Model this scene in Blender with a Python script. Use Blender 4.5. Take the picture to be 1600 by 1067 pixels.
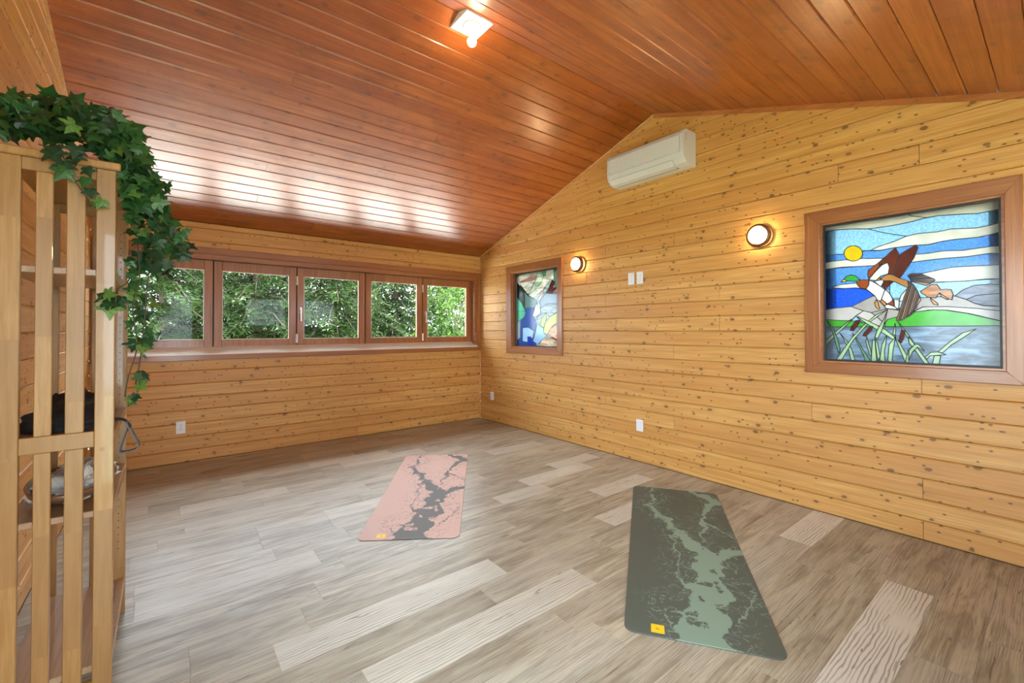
import bpy, bmesh, math, random
import numpy as np
from mathutils import Vector, Matrix, noise
from mathutils.geometry import delaunay_2d_cdt

random.seed(7)
rng = np.random.default_rng(7)
S = bpy.context.scene
COL = S.collection
for o in list(bpy.data.objects):
    bpy.data.objects.remove(o)

# ------------------------------------------------------------------ camera
FPX, CX, CY, EYE = 685.5, 800.0, 507.85, 1.30       # focal length and principal point of a 1600x1067 frame
YAW, PITCH, ROLL = math.radians(38.43), math.radians(0.627), math.radians(-0.04)
fw = Vector((math.sin(YAW) * math.cos(PITCH), math.cos(YAW) * math.cos(PITCH), math.sin(PITCH)))
rt0 = Vector((math.cos(YAW), -math.sin(YAW), 0))
up0 = rt0.cross(fw)
rt = rt0 * math.cos(ROLL) + up0 * math.sin(ROLL)
up = -rt0 * math.sin(ROLL) + up0 * math.cos(ROLL)
cam = bpy.data.cameras.new('camera')
cam.sensor_width = 36.0
cam.lens = 36.0 * FPX / 1600
cam.shift_y = -(533.5 - CY) / 1600
cam.clip_start = 0.02
cam_ob = bpy.data.objects.new('camera', cam)
COL.objects.link(cam_ob)
m = Matrix((rt, up, -fw)).transposed().to_4x4()
m.translation = (0, 0, EYE)
cam_ob.matrix_world = m
S.camera = cam_ob

# ------------------------------------------------------------------ world, sun, view
W = bpy.data.worlds.new('sky')
S.world = W
W.use_nodes = True
bgn = W.node_tree.nodes['Background']
bgn.inputs[0].default_value = (0.84, 0.94, 1.06, 1)
bgn.inputs[1].default_value = 1.0
sun = bpy.data.lights.new('sun', 'SUN')
sun.energy = 3.8
sun.angle = math.radians(0.6)
sun.color = (1.0, 0.95, 0.86)
sun_ob = bpy.data.objects.new('sun', sun)
COL.objects.link(sun_ob)
sun_dir = Vector((0.16, -0.42, -0.903)).normalized()
sun_ob.rotation_euler = sun_dir.to_track_quat('-Z', 'Y').to_euler()
S.view_settings.view_transform = 'Standard'
S.view_settings.look = 'None'
S.view_settings.exposure = 4.15
S.view_settings.gamma = 1.0
S.view_settings.use_curve_mapping = False
try:
    S.cycles.use_denoising = True
    S.cycles.max_bounces = 10
    S.cycles.diffuse_bounces = 6
    S.cycles.glossy_bounces = 4
    S.cycles.transparent_max_bounces = 16
    S.cycles.sample_clamp_indirect = 8
    S.cycles.caustics_reflective = False
    S.cycles.caustics_refractive = False
except Exception:
    pass

def portal(name, loc, rot, sx, sy):
    l = bpy.data.lights.new(name, 'AREA')
    l.shape = 'RECTANGLE'; l.size = sx; l.size_y = sy
    l.cycles.is_portal = True
    o = bpy.data.objects.new(name, l); COL.objects.link(o)
    o.location = loc; o.rotation_euler = rot
    return o

# ------------------------------------------------------------------ room sizes (metres)
XL, XR = -0.515, 3.681          # left and right (gable) walls
YF, YB = -0.52, 5.395           # wall behind the camera, window wall
RIDGE_Y, RIDGE_Z = 2.438, 3.37
EAVE_Z = 2.385
SL = (RIDGE_Z - EAVE_Z) / (YB - RIDGE_Y)
BD = 0.13                        # board pitch
def ceil_z(y): return RIDGE_Z - SL * abs(y - RIDGE_Y)

portal('window_portal', (1.59, YB + 0.30, 1.56), (math.radians(-90), 0, 0), 4.0, 0.75)
portal('window_portal', (1.52, YF - 0.14, 1.10), (math.radians(90), 0, 0), 3.9, 2.0)
portal('added_door_portal', (XL - 0.12, 0.39, 1.13), (0, math.radians(-90), 0), 2.14, 1.62)

# ------------------------------------------------------------------ helpers
def lin(r, g, b):
    f = lambda c: (c / 255 / 12.92) if c / 255 <= 0.04045 else ((c / 255 + 0.055) / 1.055) ** 2.4
    return (f(r), f(g), f(b))

def tag(o, label=None, cat=None, group=None, kind=None):
    if label: o['label'] = label
    if cat: o['category'] = cat
    if group: o['group'] = group
    if kind: o['kind'] = kind
    return o

def mesh_obj(name, verts, faces, mat=None, parent=None, smooth=False):
    me = bpy.data.meshes.new(name)
    me.from_pydata([tuple(v) for v in verts], [], [tuple(f) for f in faces])
    me.update()
    o = bpy.data.objects.new(name, me)
    COL.objects.link(o)
    if mat: me.materials.append(mat)
    if parent: o.parent = parent
    if smooth: me.polygons.foreach_set('use_smooth', [True] * len(me.polygons))
    return o

def thing(name, loc, label, cat, group=None, rz=0.0):
    o = bpy.data.objects.new(name, None)
    o.empty_display_size = 0.05
    COL.objects.link(o)
    o.location = loc; o.rotation_euler = (0, 0, rz)
    return tag(o, label, cat, group)

def put(o, parent):
    """parent a mesh whose vertices are in world coordinates to an empty, keeping it where it is"""
    o.parent = parent
    o.matrix_parent_inverse = parent.matrix_basis.inverted()
    return o

class MB:
    def __init__(s): s.v = []; s.f = []
    def add(s, v, f):
        n = len(s.v); s.v += [tuple(q) for q in v]; s.f += [tuple(i + n for i in q) for q in f]; return s
    def box(s, x0, x1, y0, y1, z0, z1):
        v = [(x, y, z) for x in (x0, x1) for y in (y0, y1) for z in (z0, z1)]
        return s.add(v, [(0, 1, 3, 2), (4, 6, 7, 5), (0, 4, 5, 1), (2, 3, 7, 6), (0, 2, 6, 4), (1, 5, 7, 3)])
    def bbox(s, x0, x1, y0, y1, z0, z1, b=0.003):
        """box with chamfered edges"""
        bm = bmesh.new(); bmesh.ops.create_cube(bm, size=1)
        for v in bm.verts:
            v.co = Vector(((x0 + x1) / 2 + v.co.x * (x1 - x0), (y0 + y1) / 2 + v.co.y * (y1 - y0), (z0 + z1) / 2 + v.co.z * (z1 - z0)))
        b = min(b, 0.3 * min(x1 - x0, y1 - y0, z1 - z0))
        bmesh.ops.bevel(bm, geom=list(bm.edges), offset=b, segments=1, affect='EDGES', profile=0.5)
        bm.verts.index_update()
        s.add([v.co[:] for v in bm.verts], [[v.index for v in f.verts] for f in bm.faces]); bm.free(); return s
    def lathe(s, prof, n=32, M=None):
        """profile (r, h) turned about local z, M places it"""
        v = []; f = []
        for r, h in prof:
            for k in range(n):
                a = 2 * math.pi * k / n
                p = Vector((r * math.cos(a), r * math.sin(a), h))
                v.append(M @ p if M else p)
        for i in range(len(prof) - 1):
            for k in range(n):
                a, b = i * n + k, i * n + (k + 1) % n
                f.append((a, b, b + n, a + n))
        if prof[0][0] > 1e-5: f.append(tuple(range(n))[::-1])
        if prof[-1][0] > 1e-5: f.append(tuple((len(prof) - 1) * n + k for k in range(n)))
        return s.add(v, f)
    def tube(s, pts, rad, n=6):
        pts = [Vector(p) for p in pts]; v = []; f = []
        for i, p in enumerate(pts):
            d = (pts[min(i + 1, len(pts) - 1)] - pts[max(i - 1, 0)])
            d = d.normalized() if d.length > 1e-9 else Vector((0, 0, 1))
            a = d.orthogonal().normalized() if i == 0 else (a - d * a.dot(d)).normalized()
            b = d.cross(a)
            r = rad[i] if isinstance(rad, (list, tuple)) else rad
            v += [p + (a * math.cos(2 * math.pi * k / n) + b * math.sin(2 * math.pi * k / n)) * r for k in range(n)]
        for i in range(len(pts) - 1):
            for k in range(n):
                q, w = i * n + k, i * n + (k + 1) % n
                f.append((q, w, w + n, q + n))
        f.append(tuple(range(n))[::-1]); f.append(tuple((len(pts) - 1) * n + k for k in range(n)))
        return s.add(v, f)
    def ribbon(s, pts, wdir, w, t=0.002):
        pts = [Vector(p) for p in pts]; wd = Vector(wdir).normalized() * (w / 2); v = []; f = []
        for i, p in enumerate(pts):
            d = (pts[min(i + 1, len(pts) - 1)] - pts[max(i - 1, 0)]).normalized()
            nn = d.cross(wd).normalized() * (t / 2)
            v += [p - wd - nn, p + wd - nn, p + wd + nn, p - wd + nn]
        for i in range(len(pts) - 1):
            for k in range(4):
                a, b = i * 4 + k, i * 4 + (k + 1) % 4
                f.append((a, b, b + 4, a + 4))
        n = len(pts) - 1
        f += [(3, 2, 1, 0), (n * 4, n * 4 + 1, n * 4 + 2, n * 4 + 3)]
        return s.add(v, f)
    def build(s, name, mat, parent=None, smooth=False):
        return mesh_obj(name, s.v, s.f, mat, parent, smooth)

def ray(px, py):
    return rt * ((px - CX) / FPX) - up * ((py - CY) / FPX) + fw
def on_x(px, py, x):
    d = ray(px, py); return d * (x / d.x) + Vector((0, 0, EYE))
def on_y(px, py, y):
    d = ray(px, py); return d * (y / d.y) + Vector((0, 0, EYE))
def on_z(px, py, z):
    d = ray(px, py); return d * ((z - EYE) / d.z) + Vector((0, 0, EYE))

# ------------------------------------------------------------------ material helpers
class NT:
    def __init__(s, name):
        s.m = bpy.data.materials.new(name); s.m.use_nodes = True
        s.t = s.m.node_tree; s.n = s.t.nodes; s.b = s.n['Principled BSDF']; s.out = s.n['Material Output']
    def node(s, typ, **kw):
        n = s.n.new(typ)
        for k, v in kw.items(): setattr(n, k, v)
        return n
    def link(s, a, b): s.t.links.new(a, b)
    def val(s, sock, v):
        if hasattr(v, 'is_linked') or hasattr(v, 'links'): s.link(v, sock)
        else: sock.default_value = v
    def math(s, op, a, b=0.0, c=0.0, clamp=False):
        n = s.node('ShaderNodeMath', operation=op, use_clamp=clamp)
        for i, q in enumerate((a, b, c)): s.val(n.inputs[i], q)
        return n.outputs[0]
    def mix(s, fac, a, b, mode='MIX'):
        n = s.node('ShaderNodeMix', data_type='RGBA', blend_type=mode)
        s.val(n.inputs[0], fac)
        s.val(n.inputs[6], a if hasattr(a, 'links') else (*a[:3], 1)); s.val(n.inputs[7], b if hasattr(b, 'links') else (*b[:3], 1))
        return n.outputs[2]
    def mapr(s, v, a, b, c=0.0, d=1.0, smooth=True):
        n = s.node('ShaderNodeMapRange', interpolation_type='SMOOTHSTEP' if smooth else 'LINEAR')
        s.val(n.inputs[0], v)
        for i, q in enumerate((a, b, c, d)): s.val(n.inputs[i + 1], q)
        return n.outputs[0]
    def noise(s, vec, scale, detail=3, rough=0.5, dist=0.0):
        n = s.node('ShaderNodeTexNoise')
        s.link(vec, n.inputs['Vector']); n.inputs['Scale'].default_value = scale
        n.inputs['Detail'].default_value = detail; n.inputs['Roughness'].default_value = rough; n.inputs['Distortion'].default_value = dist
        return n.outputs[0]
    def voro(s, vec, scale, rand=1.0, feature='F1'):
        n = s.node('ShaderNodeTexVoronoi', feature=feature)
        s.link(vec, n.inputs['Vector']); n.inputs['Scale'].default_value = scale; n.inputs['Randomness'].default_value = rand
        return n
    def obj(s): return s.node('ShaderNodeTexCoord').outputs['Object']
    def attr(s, name):
        n = s.node('ShaderNodeAttribute', attribute_type='OBJECT', attribute_name=name); return n.outputs['Fac']
    def vscale(s, vec, sc, add=None):
        n = s.node('ShaderNodeVectorMath', operation='MULTIPLY'); s.link(vec, n.inputs[0]); n.inputs[1].default_value = sc
        if add is None: return n.outputs[0]
        q = s.node('ShaderNodeVectorMath', operation='ADD'); s.link(n.outputs[0], q.inputs[0]); s.link(add, q.inputs[1])
        return q.outputs[0]
    def comb(s, x, y, z):
        n = s.node('ShaderNodeCombineXYZ')
        for i, q in enumerate((x, y, z)): s.val(n.inputs[i], q)
        return n.outputs[0]
    def sep(s, v):
        n = s.node('ShaderNodeSeparateXYZ'); s.link(v, n.inputs[0]); return n.outputs
    def bump(s, h, strength=0.2, dist=0.002):
        n = s.node('ShaderNodeBump'); n.inputs['Strength'].default_value = strength; n.inputs['Distance'].default_value = dist
        s.link(h, n.inputs['Height']); s.link(n.outputs[0], s.b.inputs['Normal'])

def plain(name, col, rough=0.5, spec=0.5, metal=0.0, coat=0.0):
    t = NT(name)
    t.b.inputs['Base Color'].default_value = (*col, 1); t.b.inputs['Roughness'].default_value = rough
    t.b.inputs['Specular IOR Level'].default_value = spec; t.b.inputs['Metallic'].default_value = metal
    t.b.inputs['Coat Weight'].default_value = coat
    # a faint unevenness so that no surface is perfectly flat in colour
    n = t.noise(t.obj(), 30, 2)
    c = t.mix(t.mapr(n, 0.3, 0.7, 0.0, 0.12), (*col, 1), tuple(q * 0.8 for q in col))
    t.link(c, t.b.inputs['Base Color'])
    return t.m

def wood(name, axis, light, dark, across=2, knot=(0.105, 0.034, 0.008), rough=0.4, coat=0.0, knots=1.0, pins=1.0, big=1.0, blotch=0.0, grain=1.0, coat_rough=0.15):
    """boards running along axis 0/1/2; colour, grain and knots change from board to board with the object's 'tone'"""
    t = NT(name)
    tone = t.attr('tone')
    off = t.comb(t.math('MULTIPLY', tone, 37.3), t.math('MULTIPLY', tone, 91.7), t.math('MULTIPLY', tone, 53.1))
    o = t.obj()
    sc = [14.0, 14.0, 14.0]; sc[axis] = 0.7
    v1 = t.vscale(o, sc, off)
    g1 = t.noise(v1, 1.6, 4, 0.55, 0.6)
    sc2 = [75.0, 75.0, 75.0]; sc2[axis] = 1.6
    g2 = t.noise(t.vscale(o, sc2, off), 1.5, 2, 0.6)
    c = t.mix(t.mapr(g1, 0.3, 0.7), light, dark)
    c = t.mix(t.math('MULTIPLY', t.mapr(g2, 0.38, 0.70), 0.5 * grain), c, tuple(q * 0.62 for q in dark))
    # the whole board lighter or darker
    c = t.mix(t.mapr(tone, 0.0, 1.0, 0.0, 0.55, False), c, tuple(q * f for q, f in zip(dark, (0.78, 0.64, 0.6))))
    if blotch:
        b = t.noise(t.vscale(o, [3.0] * 3, off), 1.2, 3, 0.6)
        c = t.mix(t.math('MULTIPLY', t.mapr(b, 0.45, 0.72), blotch), c, tuple(q * 0.45 for q in dark))
    # larger knots, one here and there
    dst = t.noise(o, 22, 2)
    xyz = t.sep(o)
    tof = t.math('MULTIPLY', tone, 61.7)
    al, ac_ = xyz[axis], xyz[across]
    kv = t.comb(t.math('ADD', t.math('MULTIPLY', al, 5.0), tof), t.math('MULTIPLY', ac_, 8.0), 0.0)
    va = t.voro(kv, 1.0); va.voronoi_dimensions = '2D'
    cell = t.sep(va.outputs['Color'])
    r = t.math('MULTIPLY', t.mapr(cell[0], 0.30, 1.0, 0.02, 0.125 * big, False), 1.0)
    dd = t.math('ADD', va.outputs['Distance'], t.math('MULTIPLY', t.math('SUBTRACT', dst, 0.5), 0.10))
    kn = t.math('SUBTRACT', 1.0, t.mapr(dd, t.math('MULTIPLY', r, 0.6), t.math('ADD', r, 0.006)))
    kn = t.math('MULTIPLY', kn, t.math('GREATER_THAN', cell[0], 0.52))
    c = t.mix(t.math('MULTIPLY', kn, 0.8 * knots), c, knot)
    halo = t.math('MULTIPLY', t.math('SUBTRACT', 1.0, t.mapr(dd, r, t.math('MULTIPLY', r, 3.2))), t.math('GREATER_THAN', cell[0], 0.52))
    c = t.mix(t.math('MULTIPLY', halo, 0.16 * knots), c, tuple(q * 0.55 for q in dark))
    # pin knots
    vb = t.voro(t.comb(t.math('ADD', t.math('MULTIPLY', al, 15.0), tof), t.math('MULTIPLY', ac_, 26.0), 0.0), 1.0); vb.voronoi_dimensions = '2D'
    cb = t.sep(vb.outputs['Color'])
    clus = t.noise(t.vscale(o, [2.2] * 3, off), 1.0, 1)
    pn = t.math('MULTIPLY', t.math('SUBTRACT', 1.0, t.mapr(vb.outputs['Distance'], 0.06, 0.20)), t.math('GREATER_THAN', t.math('ADD', cb[1], t.math('MULTIPLY', clus, 0.75)), 1.16))
    c = t.mix(t.math('MULTIPLY', pn, 0.85 * pins), c, knot)
    t.link(c, t.b.inputs['Base Color'])
    t.b.inputs['Roughness'].default_value = rough
    t.b.inputs['Coat Weight'].default_value = coat
    t.b.inputs['Coat Roughness'].default_value = coat_rough
    t.bump(g2, 0.08, 0.002)
    return t.m

PINE_L, PINE_D = (0.72, 0.42, 0.135), (0.60, 0.30, 0.072)
M_pine_y = wood('pine_along_wall', 1, PINE_L, PINE_D, rough=0.52, coat=0.12, coat_rough=0.4)
M_pine_x = wood('pine_along_window_wall', 0, PINE_L, PINE_D, rough=0.52, coat=0.12, coat_rough=0.4)
CE_L, CE_D = (0.48, 0.143, 0.024), (0.345, 0.083, 0.011)
M_ceil = wood('stained_ceiling_boards', 0, CE_L, CE_D, 1, knot=(0.07, 0.03, 0.02), rough=0.40, coat=0.6, knots=0.5, pins=0.3, big=1.5, blotch=0.4, coat_rough=0.27)
RED_L, RED_D = (0.42, 0.165, 0.048), (0.31, 0.105, 0.026)
M_red = [wood('red_cedar_%s' % 'xyz'[a], a, RED_L, RED_D, rough=0.38, coat=0.3, knots=0.0, pins=0.0) for a in range(3)]
M_trim_light = wood('pine_trim', 1, (0.68, 0.42, 0.18), (0.55, 0.30, 0.10), knots=0, pins=0.3)
M_trim_red = wood('stained_trim', 1, (0.52, 0.20, 0.06), (0.42, 0.14, 0.035), knots=0.2, pins=0.4)
M_sill = wood('pale_sill', 0, (0.84, 0.78, 0.68), (0.78, 0.70, 0.58), rough=0.35, coat=0.4, knots=0, pins=0)
M_backing = plain('dark_backing', (0.16, 0.085, 0.035), 0.8)
M_white = plain('white_plastic', (0.76, 0.78, 0.80), 0.35)
M_white_gloss = plain('white_gloss_plastic', (0.79, 0.81, 0.83), 0.25, coat=0.3)
M_grey = plain('grey_plastic', (0.42, 0.42, 0.42), 0.4)
M_slot = plain('dark_slot', (0.03, 0.03, 0.03), 0.6)
M_chrome = plain('brushed_metal', (0.62, 0.60, 0.56), 0.3, metal=1.0)
M_black = plain('black_gasket', (0.012, 0.012, 0.013), 0.5)
M_bronze = plain('bronze_metal', (0.16, 0.075, 0.028), 0.4, metal=0.6)

def make_glass():
    t = NT('clear_glass')
    tr = t.node('ShaderNodeBsdfTransparent'); gl = t.node('ShaderNodeBsdfGlossy'); gl.inputs['Roughness'].default_value = 0.0
    tr.inputs[0].default_value = (0.95, 0.98, 0.965, 1)
    fr = t.node('ShaderNodeFresnel'); fr.inputs[0].default_value = 1.15
    mx = t.node('ShaderNodeMixShader')
    t.link(fr.outputs[0], mx.inputs[0]); t.link(tr.outputs[0], mx.inputs[1]); t.link(gl.outputs[0], mx.inputs[2])
    t.link(mx.outputs[0], t.out.inputs[0]); return t.m
M_glass = make_glass()

def emit(name, col, strength):
    t = NT(name)
    e = t.node('ShaderNodeEmission'); e.inputs[0].default_value = (*col, 1); e.inputs[1].default_value = strength
    t.link(e.outputs[0], t.out.inputs[0]); return t.m

def floor_mat():
    t = NT('vinyl_plank')
    tone = t.attr('tone'); pale = t.attr('pale')
    off = t.comb(t.math('MULTIPLY', tone, 71.3), t.math('MULTIPLY', tone, 33.7), 0.0)
    o = t.obj()
    a = t.noise(t.vscale(o, [1.1, 9, 1], off), 1.5, 4, 0.6, 1.2)
    b = t.noise(t.vscale(o, [2.2, 60, 1], off), 1.6, 3, 0.65, 0.5)
    cl = t.noise(t.vscale(o, [2.0, 4.0, 1], off), 1.3, 3, 0.6)
    c = t.mix(t.mapr(a, 0.32, 0.68), (0.49, 0.45, 0.335), (0.225, 0.19, 0.135))
    c = t.mix(t.math('MULTIPLY', t.mapr(cl, 0.45, 0.7), 0.6), c, (0.37, 0.345, 0.29))
    c = t.mix(t.mapr(tone, 0.0, 1.0, 0.0, 0.42, False), c, (0.205, 0.17, 0.13))
    c = t.mix(t.math('MULTIPLY', t.mapr(b, 0.46, 0.72), 0.65), c, (0.13, 0.105, 0.08))
    # pale limed boards with dark cathedral grain
    w = t.node('ShaderNodeTexWave', wave_type='BANDS', bands_direction='Y')
    t.link(t.vscale(o, [1.7, 8, 1], off), w.inputs['Vector']); w.inputs['Scale'].default_value = 2.6; w.inputs['Distortion'].default_value = 8; w.inputs['Detail'].default_value = 2.5; w.inputs['Detail Scale'].default_value = 0.9
    wl = t.math('MULTIPLY', t.mapr(w.outputs['Fac'], 0.6, 0.9), t.mapr(cl, 0.32, 0.55))
    p = t.mix(t.math('MULTIPLY', wl, 0.62), (0.62, 0.61, 0.54), (0.14, 0.12, 0.10))
    w2 = t.node('ShaderNodeTexWave', wave_type='BANDS', bands_direction='Y')
    t.link(t.vscale(o, [1.3, 16, 1], off), w2.inputs['Vector']); w2.inputs['Scale'].default_value = 2.2; w2.inputs['Distortion'].default_value = 12; w2.inputs['Detail'].default_value = 3; w2.inputs['Detail Scale'].default_value = 0.7
    c = t.mix(t.math('MULTIPLY', t.math('MULTIPLY', t.mapr(w2.outputs['Fac'], 0.55, 0.95), t.mapr(cl, 0.38, 0.6)), 0.5), c, (0.56, 0.52, 0.42))
    c = t.mix(pale, c, p)
    # scattered dark splits
    sp = t.noise(t.vscale(o, [3.0, 26, 1], off), 1.2, 2, 0.5, 2.0)
    c = t.mix(t.math('MULTIPLY', t.mapr(sp, 0.66, 0.74), 0.75), c, (0.10, 0.075, 0.06))
    t.link(c, t.b.inputs['Base Color'])
    t.link(t.mapr(b, 0.3, 0.7, 0.34, 0.46), t.b.inputs['Roughness'])
    t.b.inputs['Specular IOR Level'].default_value = 0.5
    t.bump(b, 0.12, 0.002)
    return t.m
M_floor = floor_mat()

# ------------------------------------------------------------------ boards
def board_piece(mb, MAP, u0, u1, v0, v1, cham0=True, cham1=True, c=0.0065, t=0.018):
    """one board: long edges chamfered towards the room, MAP(u, v, w) -> world, w points into the room"""
    if cham0: v0 = v0 + 0.0008
    if cham1: v1 = v1 - 0.0008
    prof = []
    prof.append((v0, -t))
    if cham0: prof += [(v0, -c), (v0 + c, 0)]
    else: prof += [(v0, 0)]
    if cham1: prof += [(v1 - c, 0), (v1, -c)]
    else: prof += [(v1, 0)]
    prof.append((v1, -t))
    n = len(prof)
    v = [MAP(u0, a, w) for a, w in prof] + [MAP(u1, a, w) for a, w in prof]
    f = [(i, (i + 1) % n, n + (i + 1) % n, n + i) for i in range(n)]
    f += [tuple(range(n))[::-1], tuple(range(n, 2 * n))]
    mb.add(v, f)

def clip(o, planes):
    bm = bmesh.new(); bm.from_mesh(o.data)
    for co, no in planes:
        r = bmesh.ops.bisect_plane(bm, geom=bm.verts[:] + bm.edges[:] + bm.faces[:], plane_co=co, plane_no=no, clear_outer=True)
        ed = [e for e in r['geom_cut'] if isinstance(e, bmesh.types.BMEdge)]
        if ed: bmesh.ops.edgenet_fill(bm, edges=ed)
    n = len(bm.faces)
    bmesh.ops.recalc_face_normals(bm, faces=bm.faces)
    bm.to_mesh(o.data); bm.free()
    if n == 0:
        bpy.data.objects.remove(o); return None
    return o

def fix_normals(o):
    bm = bmesh.new(); bm.from_mesh(o.data); bmesh.ops.recalc_face_normals(bm, faces=bm.faces); bm.to_mesh(o.data); bm.free()

def clad(parent, MAP, ua, ub, rows, joints, openings, mat, planes=None, gap=0.0012, tones=None):
    """rows: list of (v0, v1); joints[k]: list of u where row k is butted"""
    for k, (v0, v1) in enumerate(rows):
        cuts = [ua] + sorted(joints.get(k, [])) + [ub]
        for i in range(len(cuts) - 1):
            a, b = cuts[i] + gap, cuts[i + 1] - gap
            pieces = [(a, b, v0, v1, True, True)]
            for (o0, o1, p0, p1) in openings:
                new = []
                for (a_, b_, c_, d_, e_, f_) in pieces:
                    if b_ <= o0 or a_ >= o1 or d_ <= p0 + 1e-4 or c_ >= p1 - 1e-4: new.append((a_, b_, c_, d_, e_, f_)); continue
                    if a_ < o0: new.append((a_, o0, c_, d_, e_, f_))
                    if b_ > o1: new.append((o1, b_, c_, d_, e_, f_))
                    x0, x1 = max(a_, o0), min(b_, o1)
                    if c_ < p0 - 0.004: new.append((x0, x1, c_, p0, e_, False))
                    if d_ > p1 + 0.004: new.append((x0, x1, p1, d_, False, f_))
                pieces = new
            # pieces that still touch each other stay one board
            groups = []
            for q in sorted(pieces):
                for g in groups:
                    if any(abs(q[0] - r[1]) < 1e-6 or abs(q[1] - r[0]) < 1e-6 for r in g): g.append(q); break
                else: groups.append([q])
            for g in groups:
                mb = MB()
                for q in g: board_piece(mb, MAP, *q)
                o = mb.build('board', mat, parent)
                fix_normals(o)
                if planes:
                    o = clip(o, planes)
                if o: o['tone'] = round(tones(k) if tones else random.random() ** 1.6, 3)

def structure(mb, name, mat):
    o = mb.build(name, mat); fix_normals(o); o['kind'] = 'structure'; return o

# ------------------------------------------------------------------ floor
fl = structure(MB().box(XL - 0.15, XR + 0.15, YF - 0.15, YB + 0.15, -0.20, -0.006), 'floor', M_backing)
PW = 0.1825
rowk = 0
y = 0.041 - 4 * PW
special = {}   # row index from the camera outwards: (start, end) of pale limed planks seen in the photograph
def plank(x0, x1, y0, y1, tone, pale):
    g = 0.0002
    x0 = max(x0, XL + 0.002); x1 = min(x1, XR - 0.002); y0 = max(y0, YF + 0.002); y1 = min(y1, YB - 0.002)
    if x1 - x0 < 0.02 or y1 - y0 < 0.02: return
    c = 0.0006
    b0, b1, d0, d1 = x0 + g, x1 - g, y0 + g, y1 - g
    v = [(b0 + c, d0 + c, 0), (b1 - c, d0 + c, 0), (b1 - c, d1 - c, 0), (b0 + c, d1 - c, 0), (b0, d0, -c), (b1, d0, -c), (b1, d1, -c), (b0, d1, -c), (b0, d0, -0.006), (b1, d0, -0.006), (b1, d1, -0.006), (b0, d1, -0.006)]
    f = [(0, 1, 2, 3)] + [(4 + i, 4 + (i + 1) % 4, (i + 1) % 4, i) for i in range(4)] + [(8 + i, 8 + (i + 1) % 4, 4 + (i + 1) % 4, 4 + i) for i in range(4)] + [(11, 10, 9, 8)]
    o = mesh_obj('plank', v, f, M_floor, fl)
    o['tone'] = round(tone, 3); o['pale'] = round(pale, 3)
PALE = [  # (x0, x1, a y inside the row, how limed)
    (0.36, 1.45, 1.96, 0.75), (1.75, 2.95, 0.50, 1.0), (3.05, 3.70, 1.05, 0.95), (0.60, 1.75, 1.60, 0.55), (2.35, 2.95, 1.93, 0.8),
    (2.70, 3.35, 2.33, 0.8), (2.4, 3.2, 2.87, 0.85), (2.9, 3.5, 3.05, 0.75), (0.9, 1.6, 3.24, 0.5), (1.1, 1.9, 4.51, 0.6), (1.35, 2.2, 4.33, 0.6), (2.7, 3.4, 3.79, 0.6), (0.1, 0.8, 3.97, 0.5), (-0.1, 0.7, 2.69, 0.5), (2.0, 2.5, 2.69, 0.6)]
k = 0
while y < YB:
    ya, yb = y, y + PW
    sp = sorted([q for q in PALE if ya <= q[2] < yb])
    x = XL - random.uniform(0, 0.8)
    segs = []
    for q in sp + [None]:
        end = q[0] if q else XR
        while x < end - 1e-4:
            L = random.choice([0.42, 0.62, 0.85, 1.22, 1.22])
            nx = min(x + L, end)
            if end - nx < 0.22: nx = end
            segs.append((x, nx, random.random(), random.choice([0, 0, 0, 0, 0.12, 0.25, 0.5]) * random.random()))
            x = nx
        if q:
            segs.append((q[0], q[1], random.random() * 0.3, q[3])); x = q[1]
    for s_ in segs: plank(s_[0], s_[1], ya, yb, s_[2], s_[3])
    y += PW; k += 1

# ------------------------------------------------------------------ walls
T = 0.16
ROWS = [(max(0.0, BD * k - 0.012 - BD) if k > 1 else 0.0, BD * k - 0.012) for k in range(1, 28)]
# right gable wall, with two stained glass windows
WZ0, WZ1 = 1.06, 2.075
OPEN_R = [(0.19, 1.10, WZ0, WZ1), (3.745, 4.66, WZ0, WZ1)]
def wall_with_holes(name, MAP, ua, ub, top, holes, t=T):
    """backing wall behind the boards: columns between and over the holes"""
    mb = MB()
    us = sorted({ua, ub, *[h[0] for h in holes], *[h[1] for h in holes], *([RIDGE_Y] if callable(top) else [])})
    tz = top if callable(top) else (lambda u: top)
    def slab(u0, u1, z0, za, zb):
        v = [MAP(u, z, w) for w in (-0.018, -t) for u, z in ((u0, z0), (u1, z0), (u1, zb), (u0, za))]
        mb.add(v, [(0, 1, 2, 3), (7, 6, 5, 4)] + [(i, 4 + i, 4 + (i + 1) % 4, (i + 1) % 4) for i in range(4)])
    for a, b in zip(us[:-1], us[1:]):
        h = [q for q in holes if q[0] <= a + 1e-6 and q[1] >= b - 1e-6]
        if h:
            z = 0.0
            for q in sorted(h, key=lambda q: q[2]):
                if q[2] > z: slab(a, b, z, q[2], q[2])
                z = q[3]
            slab(a, b, z, tz(a), tz(b))
        else: slab(a, b, 0, tz(a), tz(b))
    return structure(mb, name, M_backing)
mapR = lambda u, v, w: (XR - w, u, v)
wr = wall_with_holes('wall_right', mapR, YF, YB, ceil_z, OPEN_R)
SLP = [((0, RIDGE_Y, RIDGE_Z), (0, SL, 1)), ((0, RIDGE_Y, RIDGE_Z), (0, -SL, 1))]
JR = {0: [0.555, 4.72], 1: [4.303], 2: [0.555, 3.45], 3: [2.243], 4: [3.04], 5: [1.145], 6: [4.308], 7: [0.555], 8: [2.243], 9: [4.72], 10: [1.815, 2.9], 12: [3.038, 1.815], 13: [], 14: [3.3], 15: [3.3], 16: [2.235, 3.036], 17: [3.875], 18: [0.555, 0.975], 19: [], 20: [3.451], 21: [], 22: [2.626], 23: []}
TONE_R = {12: 0.25, 11: 0.75, 4: 0.2, 16: 0.6}
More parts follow.
